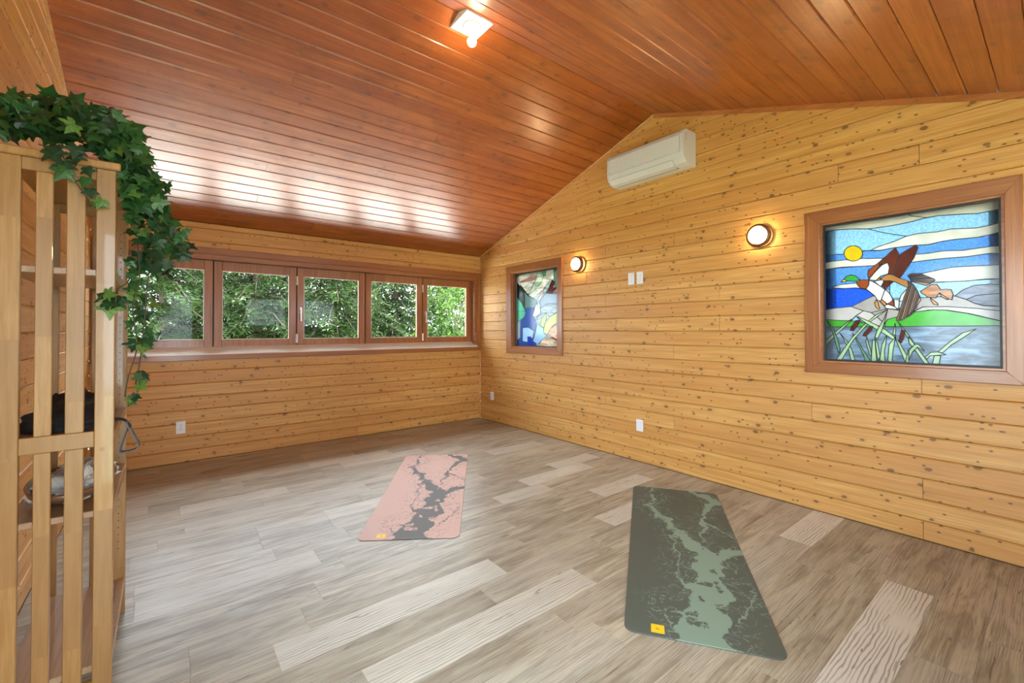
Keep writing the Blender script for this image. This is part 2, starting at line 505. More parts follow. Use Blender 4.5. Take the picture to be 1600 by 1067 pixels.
clad(wr, mapR, YF, YB - 0.001, ROWS, JR, OPEN_R, M_pine_y, SLP, tones=lambda k: min(1, max(0, TONE_R.get(k, random.random() ** 1.5 * 0.8))))
# window wall
WX0, WX1, WBZ0, WBZ1 = -0.455, 3.62, 1.045, 2.075
OPEN_B = [(WX0, WX1, WBZ0, WBZ1)]
mapB = lambda u, v, w: (u, YB - w, v)
wb = wall_with_holes('wall_back', mapB, XL, XR, EAVE_Z, OPEN_B)
ROWSB = [(a, min(b, EAVE_Z)) for a, b in ROWS if a < EAVE_Z - 0.01]
clad(wb, mapB, XL + 0.001, XR - 0.001, ROWSB, {0: [1.87], 16: [1.2], 17: [2.6], 5: []}, OPEN_B, M_pine_x, tones=lambda k: 0.75 * random.random())
# left wall, with an unseen glazed door added beside the camera for more daylight
ADDED_DOOR = (-0.42, 1.20, 0.06, 2.20)
mapL = lambda u, v, w: (XL + w, u, v)
wl = wall_with_holes('wall_left', mapL, YF, YB, ceil_z, [ADDED_DOOR])
clad(wl, mapL, YF, YB - 0.001, ROWS, {k: [random.choice([2.2, 2.6, 3.0, 3.4, 3.9])] for k in range(0, 24, 3)}, [ADDED_DOOR], M_pine_y, SLP)
# wall behind the camera, with two windows that the window panes reflect
OPEN_F = [(-0.42, 0.52, 0.06, 2.10), (1.42, 2.32, 1.36, 2.06), (2.55, 3.45, 1.36, 2.06)]  # first opening: unseen glazed door, added to brighten the room
mapF = lambda u, v, w: (u, YF + w, v)
wf = wall_with_holes('wall_front', mapF, XL, XR, ceil_z(YF), OPEN_F)
clad(wf, mapF, XL + 0.001, XR - 0.001, [(a, min(b, ceil_z(YF))) for a, b in ROWS if a < ceil_z(YF) - 0.01], {}, OPEN_F, M_pine_x)

# ------------------------------------------------------------------ ceiling and roof
mb = MB()
OV = 0.56
for s_, ye in ((1, YB), (-1, YF)):
    def cz(y): return RIDGE_Z - SL * abs(y - RIDGE_Y)
    y2 = ye + s_ * (OV if s_ > 0 else 0.5)
    v = []
    for x in (XL - 0.5, XR + 0.5):
        for yy in (RIDGE_Y, y2):
            for dz in (0.022, 0.22): v.append((x, yy, cz(yy) + dz))
    mb.add(v, [(0, 1, 3, 2), (4, 6, 7, 5), (0, 4, 5, 1), (2, 3, 7, 6), (0, 2, 6, 4), (1, 5, 7, 3)])
ce = structure(mb, 'ceiling', M_backing)
cosS = 1 / math.sqrt(1 + SL * SL); sinS = SL * cosS
LEN = (YB - RIDGE_Y) / cosS
def ceil_map(sgn):
    def f(u, v, w):   # v measured from the wall up the slope, w into the room
        y = YB - v * cosS if sgn > 0 else YF + v * cosS
        z = (EAVE_Z if sgn > 0 else ceil_z(YF)) + v * sinS
        return (u, y - w * sinS * sgn * 1.0, z - w * cosS)
    return f
for sgn, L in ((1, LEN), (-1, (RIDGE_Y - YF) / cosS)):
    rows = []; v = 0.0
    while v < L - 1e-3:
        rows.append((v, min(v + BD, L))); v += BD
    js = {}
    for k in range(1, len(rows)):
        if random.random() < 0.3: js[k] = [random.choice([0.7, 1.3, 1.9, 2.5, 3.1])]
    clad(ce, ceil_map(sgn), XL + 0.001, XR - 0.001, rows, js if sgn > 0 else {}, [], M_ceil, None, tones=lambda k: random.random() * 0.9)

# ------------------------------------------------------------------ trims
def slope_trim(name, x0, x1, sgn, mat, w=0.03):
    y0, y1 = (RIDGE_Y, YB) if sgn > 0 else (RIDGE_Y, YF)
    v = []
    for x in (x0, x1):
        for yy in (y0, y1):
            z = ceil_z(yy)
            v += [(x, yy, z - w), (x, yy, z)]
    o = structure(MB().add(v, [(0, 1, 3, 2), (4, 6, 7, 5), (0, 4, 5, 1), (2, 3, 7, 6), (0, 2, 6, 4), (1, 5, 7, 3)]), name, mat)
    return o
slope_trim('trim_1', XR - 0.014, XR, 1, M_trim_light, 0.022)
slope_trim('trim_2', XR - 0.016, XR, -1, M_trim_red, 0.036)
slope_trim('trim_3', XL, XL + 0.014, 1, M_trim_light, 0.03)
slope_trim('trim_4', XL, XL + 0.014, -1, M_trim_light, 0.03)
structure(MB().bbox(XR - 0.014, XR, YB - 0.014, YB, 0, EAVE_Z - 0.01, 0.004), 'trim_5', wood('pine_corner_trim', 2, (0.66, 0.40, 0.165), (0.52, 0.27, 0.09), knots=0, pins=0))
structure(MB().bbox(XL, XL + 0.014, YB - 0.014, YB, 0, EAVE_Z - 0.01, 0.004), 'trim_6', bpy.data.materials['pine_corner_trim'])

# ------------------------------------------------------------------ window casings (mitred boards)
def casing(parent, MAP, o, i, mats, d0=0.0, d1=0.02):
    """o, i: outer and inner rectangles (u0, u1, v0, v1); four mitred boards"""
    O = [(o[0], o[2]), (o[1], o[2]), (o[1], o[3]), (o[0], o[3])]; I = [(i[0], i[2]), (i[1], i[2]), (i[1], i[3]), (i[0], i[3])]
    for k in range(4):
        a, b = k, (k + 1) % 4
        c = 0.0035
        q = [O[a], O[b], I[b], I[a]]
        cu = sum(p[0] for p in q) / 4; cv = sum(p[1] for p in q) / 4
        lo = [MAP(u, v, d0) for u, v in q]; mid = [MAP(u, v, d1 - c) for u, v in q]
        def ins(p):
            # move long edges in by the chamfer
            if k in (0, 2): return (p[0], p[1] + (c if p[1] < cv else -c))
            return (p[0] + (c if p[0] < cu else -c), p[1])
        hi = [MAP(*ins(p), d1) for p in q]
        f = [(3, 2, 1, 0), (8, 9, 10, 11)] + [(j, (j + 1) % 4, 4 + (j + 1) % 4, 4 + j) for j in range(4)] + [(4 + j, 4 + (j + 1) % 4, 8 + (j + 1) % 4, 8 + j) for j in range(4)]
        ob = mesh_obj('casing', lo + mid + hi, f, mats[0] if k in (0, 2) else mats[1], parent); fix_normals(ob)
        ob['tone'] = round(random.random() * 0.6, 3)

def frame4(mb, MAP, o, i, w0, w1):
    """rectangular ring o minus i between depths w0 and w1"""
    for (a, b, c, d) in ((o[0], i[0], o[2], o[3]), (i[1], o[1], o[2], o[3]), (i[0], i[1], o[2], i[2]), (i[0], i[1], i[3], o[3])):
        v = [MAP(u, z, w) for w in (w0, w1) for u, z in ((a, c), (b, c), (b, d), (a, d))]
        mb.add(v, [(3, 2, 1, 0), (4, 5, 6, 7)] + [(j, (j + 1) % 4, 4 + (j + 1) % 4, 4 + j) for j in range(4)])
    return mb
def empty_struct(name, loc=(0, 0, 0)):
    o = bpy.data.objects.new(name, None); o.empty_display_size = 0.05; COL.objects.link(o); o['kind'] = 'structure'; return o
def fbuild(mb, name, mat, parent, tone=None):
    o = mb.build(name, mat, parent); fix_normals(o)
    if tone is not None: o['tone'] = tone
    return o

# ---- long folding window
w1 = empty_struct('window_1')
casing(w1, mapB, (-0.513, 3.678, 0.998, 2.135), (WX0, WX1, 1.055, 2.068), (M_red[0], M_red[2]), 0.0, 0.022)
DS = 0.085                       # the sashes stand this far outside the wall face
fbuild(frame4(MB(), mapB, (WX0, WX1, WBZ0, WBZ1), (WX0 + 0.0595, WX1 - 0.044, WBZ0 + 0.006, WBZ1 - 0.055), -0.20, -0.004), 'jamb', M_red[0], w1, 0.3)
# sill board, its top sloping gently to the room
sill = MB().add([(WX0 + 0.001, YB - 0.022, 1.052), (WX1 - 0.001, YB - 0.022, 1.052), (WX1 - 0.001, YB + 0.083, 1.052), (WX0 + 0.001, YB + 0.083, 1.052),
                 (WX0 + 0.001, YB - 0.022, 1.064), (WX1 - 0.001, YB - 0.022, 1.064), (WX1 - 0.001, YB + 0.083, 1.128), (WX0 + 0.001, YB + 0.083, 1.128)],
                [(0, 3, 2, 1), (4, 5, 6, 7), (0, 1, 5, 4), (1, 2, 6, 5), (2, 3, 7, 6), (3, 0, 4, 7)])
fbuild(sill, 'sill', M_sill, w1, 0.2)
SX0, SP = -0.394, 0.7935
for k in range(5):
    x0 = SX0 + SP * k + 0.005; x1 = SX0 + SP * (k + 1) - 0.005
    sx = MB()
    z0, z1 = 1.122, 2.0185
    ob = MB()
    st = 0.072
    # stiles and rails as boards of one sash
    for (a, b, c, d) in ((x0, x0 + st, z0, z1), (x1 - st, x1, z0, z1), (x0 + st, x1 - st, z0, z0 + 0.078), (x0 + st, x1 - st, z1 - 0.098, z1)):
        ob.bbox(a, b, YB + DS, YB + DS + 0.055, c, d, 0.003)
    s_ = ob.build('sash', M_red[2], w1); fix_normals(s_); s_['tone'] = round(random.random() * 0.5, 3)
    g = MB().box(x0 + st - 0.004, x1 - st + 0.004, YB + DS + 0.024, YB + DS + 0.030, z0 + 0.074, z1 - 0.094)
    fbuild(g, 'pane', M_glass, s_)
    bead = MB()
    frame4(bead, mapB, (x0 + st - 0.001, x1 - st + 0.001, z0 + 0.077, z1 - 0.097), (x0 + st + 0.007, x1 - st - 0.007, z0 + 0.085, z1 - 0.105), -DS - 0.024, -DS - 0.010)
    fbuild(bead, 'glazing_bead', M_sill if k else M_sill, s_, 0.5)
    if k < 4:
        fbuild(MB().box(x1 - 0.001, x1 + 0.011, YB + DS + 0.030, YB + DS + 0.050, z0, z1), 'seal', M_black, s_)
    if k in (2, 4):
        h = MB(); hx = x0 + 0.036
        h.bbox(hx - 0.011, hx + 0.011, YB + DS - 0.008, YB + DS, 1.49, 1.56, 0.003)
        h.bbox(hx - 0.008, hx + 0.008, YB + DS - 0.028, YB + DS - 0.014, 1.40, 1.545, 0.004)
        h.box(hx - 0.006, hx + 0.006, YB + DS - 0.016, YB + DS - 0.007, 1.52, 1.54)
        fbuild(h, 'handle', M_chrome, s_)
        for zz in (1.205, 1.865):
            hb = MB().bbox(x0 - 0.016, x0 + 0.006, YB + DS - 0.010, YB + DS + 0.001, zz - 0.05, zz + 0.05, 0.003)
            hb.tube([(x0 - 0.005, YB + DS - 0.009, zz - 0.052), (x0 - 0.005, YB + DS - 0.009, zz + 0.052)], 0.006, 8)
            fbuild(hb, 'hinge', M_chrome, s_)

# ---- windows behind the camera, and the added glazed doors behind and beside it
for n, (a, b, c, d) in enumerate(OPEN_F):
    w_ = empty_struct('window_%d' % (4 + n))  # the first of these is the added door
    casing(w_, mapF, (a - 0.08, b + 0.08, c - 0.08, d + 0.08), (a + 0.01, b - 0.01, c + 0.01, d - 0.01), (M_red[0], M_red[2]))
    fbuild(frame4(MB(), mapF, (a, b, c, d), (a + 0.05, b - 0.05, c + 0.05, d - 0.05), -0.10, -0.04), 'window_frame', M_red[0], w_, 0.2)
    fbuild(MB().box(a + 0.05, b - 0.05, YF - 0.075, YF - 0.069, c + 0.05, d - 0.05), 'pane', M_glass, w_)
dr = empty_struct('added_door_1')
casing(dr, mapL, (ADDED_DOOR[0] - 0.08, ADDED_DOOR[1] + 0.08, 0.0, ADDED_DOOR[3] + 0.08), (ADDED_DOOR[0], ADDED_DOOR[1], ADDED_DOOR[2] - 0.03, ADDED_DOOR[3]), (M_red[1], M_red[2]))
dm = (ADDED_DOOR[0] + ADDED_DOOR[1]) / 2
for a, b in ((ADDED_DOOR[0], dm), (dm, ADDED_DOOR[1])):
    l_ = fbuild(frame4(MB(), mapL, (a, b, ADDED_DOOR[2], ADDED_DOOR[3]), (a + 0.06, b - 0.06, ADDED_DOOR[2] + 0.08, ADDED_DOOR[3] - 0.06), -0.10, -0.05), 'added_door_leaf', M_red[2], dr, 0.2)
    fbuild(MB().box(XL - 0.078, XL - 0.072, a + 0.06, b - 0.06, ADDED_DOOR[2] + 0.08, ADDED_DOOR[3] - 0.06), 'pane', M_glass, l_)

# ------------------------------------------------------------------ stained glass
GK = 0.56
_gm = {}
def art_glass(rgb, kind='opal'):
    key = (rgb, kind)
    if key in _gm: return _gm[key]
    t = NT('art_glass_%s_%d_%d_%d' % (kind, *rgb))
    c = tuple(q ** 0.5 for q in lin(*rgb))
    o = t.obj()
    if kind == 'streaky':
        n = t.noise(t.vscale(o, [3, 4, 16]), 1.6, 4, 0.6, 0.8)
        col = t.mix(t.mapr(n, 0.35, 0.68), tuple(q * 0.72 for q in c), tuple(min(1, q * 1.28 + 0.03) for q in c))
    elif kind == 'clear':
        n = t.noise(t.vscale(o, [30, 60, 60]), 1.4, 3, 0.6)
        col = t.mix(t.mapr(n, 0.3, 0.7), tuple(q * 0.85 for q in c), tuple(min(1, q * 1.15) for q in c))
    else:
        n = t.noise(o, 9, 2)
        col = t.mix(t.mapr(n, 0.35, 0.7), c, tuple(q * 0.88 for q in c))
    tl = t.node('ShaderNodeBsdfTranslucent')
    t.link(t.mix(1.0, col, (GK, GK, GK), 'MULTIPLY'), tl.inputs[0])
    base = tl.outputs[0]
    if kind == 'clear':
        tp = t.node('ShaderNodeBsdfTransparent'); t.link(t.mix(1.0, col, (0.345, 0.345, 0.345), 'MULTIPLY'), tp.inputs[0])
        mx = t.node('ShaderNodeMixShader'); mx.inputs[0].default_value = 0.62
        t.link(base, mx.inputs[1]); t.link(tp.outputs[0], mx.inputs[2]); base = mx.outputs[0]
    else:
        df = t.node('ShaderNodeBsdfDiffuse'); t.link(col, df.inputs[0])
        mx = t.node('ShaderNodeMixShader'); mx.inputs[0].default_value = 0.12
        t.link(base, mx.inputs[1]); t.link(df.outputs[0], mx.inputs[2]); base = mx.outputs[0]
    gl = t.node('ShaderNodeBsdfGlossy'); gl.inputs['Roughness'].default_value = 0.12
    fr = t.node('ShaderNodeFresnel'); fr.inputs[0].default_value = 1.4
    m2 = t.node('ShaderNodeMixShader')
    t.link(fr.outputs[0], m2.inputs[0]); t.link(base, m2.inputs[1]); t.link(gl.outputs[0], m2.inputs[2])
    t.link(m2.outputs[0], t.out.inputs[0])
    _gm[key] = t.m
    return t.m
M_lead = plain('lead_came', (0.035, 0.035, 0.04), 0.45, metal=0.3)

def mosaic(parent, polys, xg, lead_w, thick=0.004):
    """polys: back to front (points as (y, z), rgb, kind); each keeps only what later ones leave of it"""
    verts = []; faces = []
    for pts, rgb, kind in polys:
        n = len(verts); verts += [Vector(p) for p in pts]; faces.append(list(range(n, n + len(pts))))
    r = delaunay_2d_cdt(verts, [], faces, 1, 1e-5, True)
    V, _, F, _, _, FO = r
    owner = {}
    tri_of = {}
    def inside(p, poly):
        c = False; n = len(poly)
        for i in range(n):
            (x0, y0), (x1, y1) = poly[i], poly[i - 1]
            if (y0 > p[1]) != (y1 > p[1]) and p[0] < (x1 - x0) * (p[1] - y0) / (y1 - y0) + x0: c = not c
        return c
    for i, f in enumerate(F):
        ctr = (V[f[0]] + V[f[1]] + V[f[2]]) / 3
        own = None
        for k in range(len(polys) - 1, -1, -1):
            if inside(ctr, polys[k][0]): own = k; break
        if own is None: continue
        owner[i] = own; tri_of.setdefault(own, []).append(f)
    edge = {}
    for i, f in enumerate(F):
        if i not in owner: continue
        for j in range(len(f)):
            a, b = f[j], f[(j + 1) % len(f)]
            edge.setdefault((min(a, b), max(a, b)), []).append(owner[i])
    for own, tris in tri_of.items():
        used = sorted({i for f in tris for i in f}); idx = {u: i for i, u in enumerate(used)}; n = len(used)
        area = sum(abs((V[f[1]] - V[f[0]]).cross(V[f[2]] - V[f[0]])) / 2 for f in tris)
        if area < 2e-6: continue
        vv = [(xg, V[u][0], V[u][1]) for u in used] + [(xg + thick, V[u][0], V[u][1]) for u in used]
        ff = [tuple(idx[i] for i in f) for f in tris] 
        ff += [tuple(n + idx[i] for i in reversed(f)) for f in tris]
        cnt = {}
        for f in tris:
            for j in range(3):
                a, b = f[j], f[(j + 1) % 3]; cnt.setdefault((min(a, b), max(a, b)), []).append((a, b))
        for q in cnt.values():
            if len(q) == 1:
                a, b = q[0]; ff.append((idx[b], idx[a], n + idx[a], n + idx[b]))
        o = mesh_obj('glass_piece', vv, ff, art_glass(polys[own][1], polys[own][2]), parent); fix_normals(o)
    mb = MB()
    for (a, b), ow in edge.items():
        if len(ow) == 2 and ow[0] == ow[1]: continue
        p, q = V[a], V[b]; d = q - p
        if d.length < 1e-6: continue
        d.normalize(); nn = Vector((-d[1], d[0])) * lead_w / 2; e = d * lead_w * 0.35
        c4 = [p - e + nn, p - e - nn, q + e - nn, q + e + nn]
        v = [(xg - 0.0015, c[0], c[1]) for c in c4] + [(xg + thick + 0.001, c[0], c[1]) for c in c4]
        mb.add(v, [(0, 1, 2, 3), (7, 6, 5, 4)] + [(j, 4 + j, 4 + (j + 1) % 4, (j + 1) % 4) for j in range(4)])
    o = mb.build('leading', M_lead, parent); fix_normals(o)

def art_window(name, o, i, xg, polys, lead_w, xr=True):
    w_ = empty_struct(name)
    casing(w_, mapR, o, i, (M_red[1], M_red[2]), 0.0, 0.02)
    # inner lip, jamb and black edging round the glass
    i2 = (i[0] + 0.012, i[1] - 0.012, i[2] + 0.012, i[3] - 0.012)
    lip = frame4(MB(), mapR, (i[0] - 0.01, i[1] + 0.01, i[2] - 0.01, i[3] + 0.01), i2, -0.012, 0.006)
    fbuild(lip, 'lip', M_red[1], w_, 0.1)
    fbuild(frame4(MB(), mapR, (i[0] - 0.015, i[1] + 0.015, i[2] - 0.01, i[3] + 0.01), i2, -0.14, -0.012), 'jamb', M_red[2], w_, 0.8)
    i3 = (i2[0] + 0.012, i2[1] - 0.012, i2[2] + 0.012, i2[3] - 0.012)
    d = xg - XR
    fbuild(frame4(MB(), mapR, (i2[0] - 0.005, i2[1] + 0.005, i2[2] - 0.005, i2[3] + 0.005), i3, -d - 0.010, -d + 0.006), 'edging', M_black, w_)
    mosaic(w_, polys, xg + 0.001, lead_w)
    # dark outer window frame behind the art glass, seen through its clear pieces
    fbuild(frame4(MB(), mapR, (i[0] - 0.03, i[1] + 0.03, i[2] - 0.03, i[3] + 0.03), (i[0] + 0.065, i[1] - 0.07, i[2] + 0.02, i[3] - 0.045), -d - 0.06, -d - 0.03), 'outer_frame', M_black, w_)
    return w_

XG = XR + 0.028
def G(ps, ox=0, oy=0, s=1.0):
    return [(lambda p: (p.y, p.z))(on_x(ox + s * x, oy + s * y, XG)) for x, y in ps]
A = lambda *p: G(p, 1270, 300, 0.1406)
B = lambda *p: G(p, 1420, 290, 0.15)
C = lambda *p: G(p, 1270, 430, 0.1406)
D = lambda *p: G(p, 1420, 430, 0.15)
P = lambda *p: G(p)
WHT, LBL, MBL, DBL, GRY, PGR = (228, 228, 212), (136, 186, 212), (84, 140, 208), (36, 84, 205), (168, 164, 158), (200, 196, 192)
BRN, RBR, TAN, ORG, GRN, HGR, STL, LGR, TGR = (82, 34, 24), (150, 66, 30), (186, 124, 60), (214, 142, 62), (66, 178, 48), (46, 166, 60), (108, 134, 158), (172, 216, 160), (104, 168, 124)
rect = [(0.21, 1.055), (1.075, 1.055), (1.075, 2.05), (0.21, 2.05)]
w2top = [(1360, 391.4), (1371, 385.8), (1396.5, 377.3), (1416, 369), (1435, 364.7), (1465, 362), (1486, 357.8), (1525, 356), (1547.5, 351.8), (1575, 344)]
w2bot = [(1575, 359), (1547.5, 366.5), (1528, 370.7), (1492, 374), (1472.5, 377), (1450, 382.2), (1425, 383.4), (1396.5, 387.2), (1374, 391.4)]
duck = [
 (rect, LBL, 'clear'),
 (P((1280, 340), (1410, 325), (1408, 332), (1425, 337.5), (1448, 340), (1420, 347.3), (1390, 353), (1356, 357.5), (1330, 357.7), (1300, 359.5), (1280, 363.5)), WHT, 'opal'),
 (P((1408, 331), (1425, 337.5), (1448, 340), (1465, 337), (1510, 334), (1528, 333.5), (1549, 329.3), (1575, 323.5), (1575, 296), (1410, 318)), WHT, 'opal'),
 (P((1280, 363.5), (1300, 359.5), (1330, 357.7), (1356, 357.5), (1380, 363.5), (1416, 369), (1396.5, 377.3), (1371, 385.8), (1360, 391.4), (1347, 392), (1318, 397), (1280, 399)), LBL, 'clear'),
 (P((1280, 399), (1318, 397), (1347, 392), (1374, 391.4), *w2bot[::-1][1:], (1575, 392), (1420, 402), (1380, 406), (1280, 413)), MBL, 'clear'),
 (P(*w2top, *w2bot), WHT, 'opal'),
 (P((1280, 421), (1305, 419), (1330, 417), (1360, 415), (1430, 408), (1471, 404), (1510, 401), (1547, 395.8), (1575, 395.5), (1575, 416), (1500, 420), (1445, 430), (1445, 452), (1280, 452)), MBL, 'clear'),
 (P((1280, 412), (1305, 407.6), (1319, 406), (1346, 404), (1400, 403), (1395, 412), (1360, 415.3), (1337, 416.4), (1315, 417.4), (1280, 422)), WHT, 'opal'),
 (P((1424, 397.5), (1450, 395.8), (1472.5, 392), (1504, 391), (1547, 385), (1575, 383.2), (1575, 395.8), (1547, 395.8), (1510, 401), (1471, 404), (1445, 407), (1415, 411)), WHT, 'opal'),
 (P((1390, 440), (1465, 441), (1550, 436), (1575, 434.5), (1575, 452), (1492, 465), (1390, 466)), LBL, 'clear'),
 (P((1425, 430), (1441, 427), (1465, 422), (1487.5, 417.5), (1517.5, 415.7), (1543, 414.5), (1575, 413), (1575, 435.2), (1540, 436), (1510, 439), (1471, 440.5), (1440, 442)), WHT, 'opal'),
 (P((1280, 450.6), (1316, 450.8), (1337.5, 449.7), (1354, 452.5), (1366, 461.6), (1349, 469.4), (1330.5, 479), (1308, 481), (1280, 485.5)), DBL, 'clear'),
 (C((210, 138), (300, 105), (480, 88), (560, 120), (620, 160), (480, 140), (330, 148)), WHT, 'opal'),
 (P((1280, 485.5), (1308, 481), (1330.5, 479), (1349, 485.5), (1337, 494), (1330, 501), (1310, 500.5), (1280, 498)), PGR, 'opal'),
 (P((1330.5, 479), (1349, 469.4), (1366, 461.6), (1382.5, 479.2), (1403, 480), (1412, 488), (1361.5, 488.4), (1349, 485.5)), GRY, 'opal'),
 (P((1337, 494), (1349, 485.5), (1361.5, 488.4), (1368, 492.6), (1383, 500), (1383, 510.5), (1350, 506)), PGR, 'opal'),
 (P((1361.5, 488.4), (1387, 482), (1412, 486), (1404, 495), (1387, 499), (1382, 506), (1368, 493)), GRY, 'opal'),
 (P((1420, 462), (1442.5, 465), (1492, 462), (1504, 464.5), (1525, 474.3), (1537, 477.7), (1575, 479), (1575, 487), (1525, 481.7), (1480, 479), (1442, 479.5), (1420, 490)), GRY, 'opal'),
 (P((1492, 462.5), (1504, 453), (1522, 445.7), (1547.5, 443.8), (1575, 445.5), (1575, 457), (1525, 461.5), (1510, 468)), (104, 112, 134), 'streaky'),
 (P((1510, 468), (1525, 461.5), (1575, 457), (1575, 479), (1537.5, 477.5), (1522, 473.5)), (92, 100, 124), 'streaky'),
 (P((1420, 491), (1442, 479.5), (1480, 479), (1525, 481.7), (1575, 487), (1575, 504), (1543, 496.5), (1515, 490), (1480, 484.5), (1450, 484.5)), PGR, 'opal'),
 (P((1382.5, 506), (1386.7, 499), (1400.8, 495.4), (1420, 494.5), (1429, 487.5), (1457.5, 484), (1475.5, 484.3), (1510, 489.2), (1540, 496), (1575, 504), (1575, 509), (1420, 510), (1383, 511)), GRN, 'opal'),
 (P((1280, 498), (1310, 500.5), (1330, 501), (1355, 505), (1367, 511), (1280, 511)), GRN, 'opal'),
 (P((1280, 511), (1420, 510), (1575, 508.6), (1575, 580), (1280, 570)), STL, 'streaky'),
]
for pts, col in (
    (C((430, 488), (380, 525), (240, 640), (118, 745), (118, 815), (260, 665), (400, 530)), LGR), (C((160, 500), (225, 640), (265, 800), (290, 870), (305, 830), (280, 720), (235, 610)), TGR),
    (C((300, 640), (350, 720), (400, 830), (425, 945), (470, 945), (430, 820), (370, 720)), LGR), (C((440, 640), (480, 720), (560, 880), (585, 955), (645, 955), (560, 830), (490, 710)), TGR),
    (C((830, 380), (700, 440), (560, 560), (430, 700), (255, 945), (318, 945), (450, 720), (620, 530), (760, 430)), LGR), (C((500, 458), (620, 510), (800, 600), (925, 700), (900, 718), (760, 630), (600, 540), (510, 474)), LGR),
    (C((600, 680), (590, 740), (630, 880), (655, 905), (642, 830), (612, 740)), LGR), (C((665, 720), (690, 720), (712, 960), (650, 955), (655, 830)), LGR),
    (C((830, 385), (788, 490), (715, 610), (690, 690), (722, 702), (772, 600), (812, 470)), LGR), (C((692, 695), (700, 800), (722, 955), (748, 905), (722, 760)), LGR),
    (C((820, 670), (768, 770), (742, 945), (802, 960), (795, 850), (812, 760)), LGR), (C((920, 680), (848, 770), (832, 950), (882, 965), (892, 830), (908, 740)), LGR),
    (C((915, 535), (888, 650), (917, 672), (922, 600)), LGR), (C((950, 520), (1000, 610), (1110, 775), (1140, 775), (1062, 660), (992, 570)), LGR),
    (C((918, 708), (958, 800), (1028, 970), (1052, 900), (992, 800), (962, 738)), LGR), (C((1138, 770), (1060, 830), (1028, 975), (1064, 975), (1078, 880), (1138, 830)), LGR),
    (D((700, 560), (560, 600), (430, 690), (298, 802), (352, 808), (450, 722), (580, 642)), LGR), (D((265, 838), (243, 935), (316, 935), (332, 838)), LGR),
    (D((165, 855), (230, 803), (300, 798), (385, 826), (300, 834), (220, 838), (190, 875)), LGR), (D((0, 640), (100, 770), (215, 925), (170, 928), (60, 772), (0, 705)), LGR),
    (D((0, 785), (60, 722), (100, 718), (162, 790), (90, 748), (42, 795), (0, 880)), LGR),
    (C((480, 500), (522, 500), (512, 540), (452, 618), (413, 612), (430, 570)), BRN), (C((635, 568), (668, 568), (656, 610), (590, 680), (557, 672), (570, 640)), BRN), (C((985, 608), (1028, 615), (1012, 700), (985, 752), (953, 742), (965, 680)), BRN)):
    duck.append((pts, col, 'opal'))
duck += [
 (A((615, 870), (740, 778), (738, 825), (625, 968), (608, 930)), RBR, 'opal'),
 (P((1402, 406), (1408, 396), (1418, 390), (1431, 382.5), (1434.5, 387), (1428, 402.5), (1420, 414.5), (1411, 428), (1406, 434), (1388, 429), (1392, 418)), BRN, 'opal'),
 (A((920, 622), (880, 650), (740, 778), (738, 820), (790, 790), (832, 784), (852, 835), (838, 908), (905, 908), (945, 755), (958, 692)), (92, 40, 26), 'opal'),
 (A((832, 784), (770, 810), (690, 890), (622, 972), (700, 985), (760, 930), (838, 908), (852, 835)), WHT, 'opal'),
 (A((312, 1000), (345, 966), (380, 985), (352, 1000)), (226, 206, 60), 'opal'),
 (A((345, 966), (380, 933), (430, 920), (480, 933), (518, 970), (492, 997), (440, 988), (380, 986)), HGR, 'opal'),
 (A((518, 968), (530, 985), (496, 1010), (486, 996)), WHT, 'opal'),
 (C((525, 52), (625, 48), (622, 110), (592, 152), (540, 147), (500, 115), (486, 88)), RBR, 'opal'),
 (C((625, 56), (680, 78), (760, 128), (802, 160), (772, 250), (755, 287), (720, 277), (690, 230), (592, 152), (622, 110)), (240, 238, 232), 'opal'),
 (C((680, 66), (760, 53), (800, 40), (772, 110), (755, 126)), (240, 238, 232), 'opal'),
 (C((800, 52), (905, 62), (850, 112), (802, 158), (765, 112)), BRN, 'opal'),
 (C((802, 160), (850, 195), (885, 260), (888, 290), (826, 317), (763, 266)), (240, 238, 232), 'opal'),
 (C((897, 272), (907, 347), (830, 320)), RBR, 'opal'),
 (C((830, 322), (907, 347), (948, 380), (810, 368), (798, 340)), (240, 238, 232), 'opal'),
 (C((765, 268), (822, 320), (800, 342), (748, 290)), ORG, 'opal'),
 (C((706, 274), (726, 300), (731, 335), (747, 370), (730, 378), (700, 352), (686, 305)), ORG, 'opal'),
 (C((902, 268), (962, 272), (952, 380), (907, 347)), (240, 238, 232), 'opal'),
 (C((958, 288), (980, 218), (1040, 158), (1080, 148), (1090, 210), (1052, 262), (1000, 288)), (240, 238, 232), 'opal'),
]
for k in range(9):          # lower wing, feather by feather
    a0 = k / 9; a1 = (k + 1) / 9
    r0 = lambda a: (1421 + 18 * a, 440 + 20 * a * a + 8 * a)
    r1 = lambda a: (1400.5 + 33 * a, 500 - 20 * a * a - 3 * a)
    duck.append((P(r0(a0), r0(a1), r1(a1), ((r1(a0)[0] + r1(a1)[0]) / 2, (r1(a0)[1] + r1(a1)[1]) / 2 + 2.5), r1(a0)), [(150, 110, 78), (104, 66, 42), (186, 150, 112)][k % 3], 'opal'))
for k in range(9):          # upper wing
    a0 = k / 9; a1 = (k + 1) / 9
    r0 = lambda a: (1420 + 4 * a, 431 + 9 * a)
    r1 = lambda a: (1438 + 33 * a, 427.5 + 13 * a) if a < 0.75 else (1462.7 - 60 * (a - 0.75), 437.3 + 36 * (a - 0.75))
    duck.append((P(r0(a0), r1(a0), r1(a1), r0(a1)), [(210, 190, 160), (92, 62, 46), (168, 128, 92)][k % 3], 'opal'))
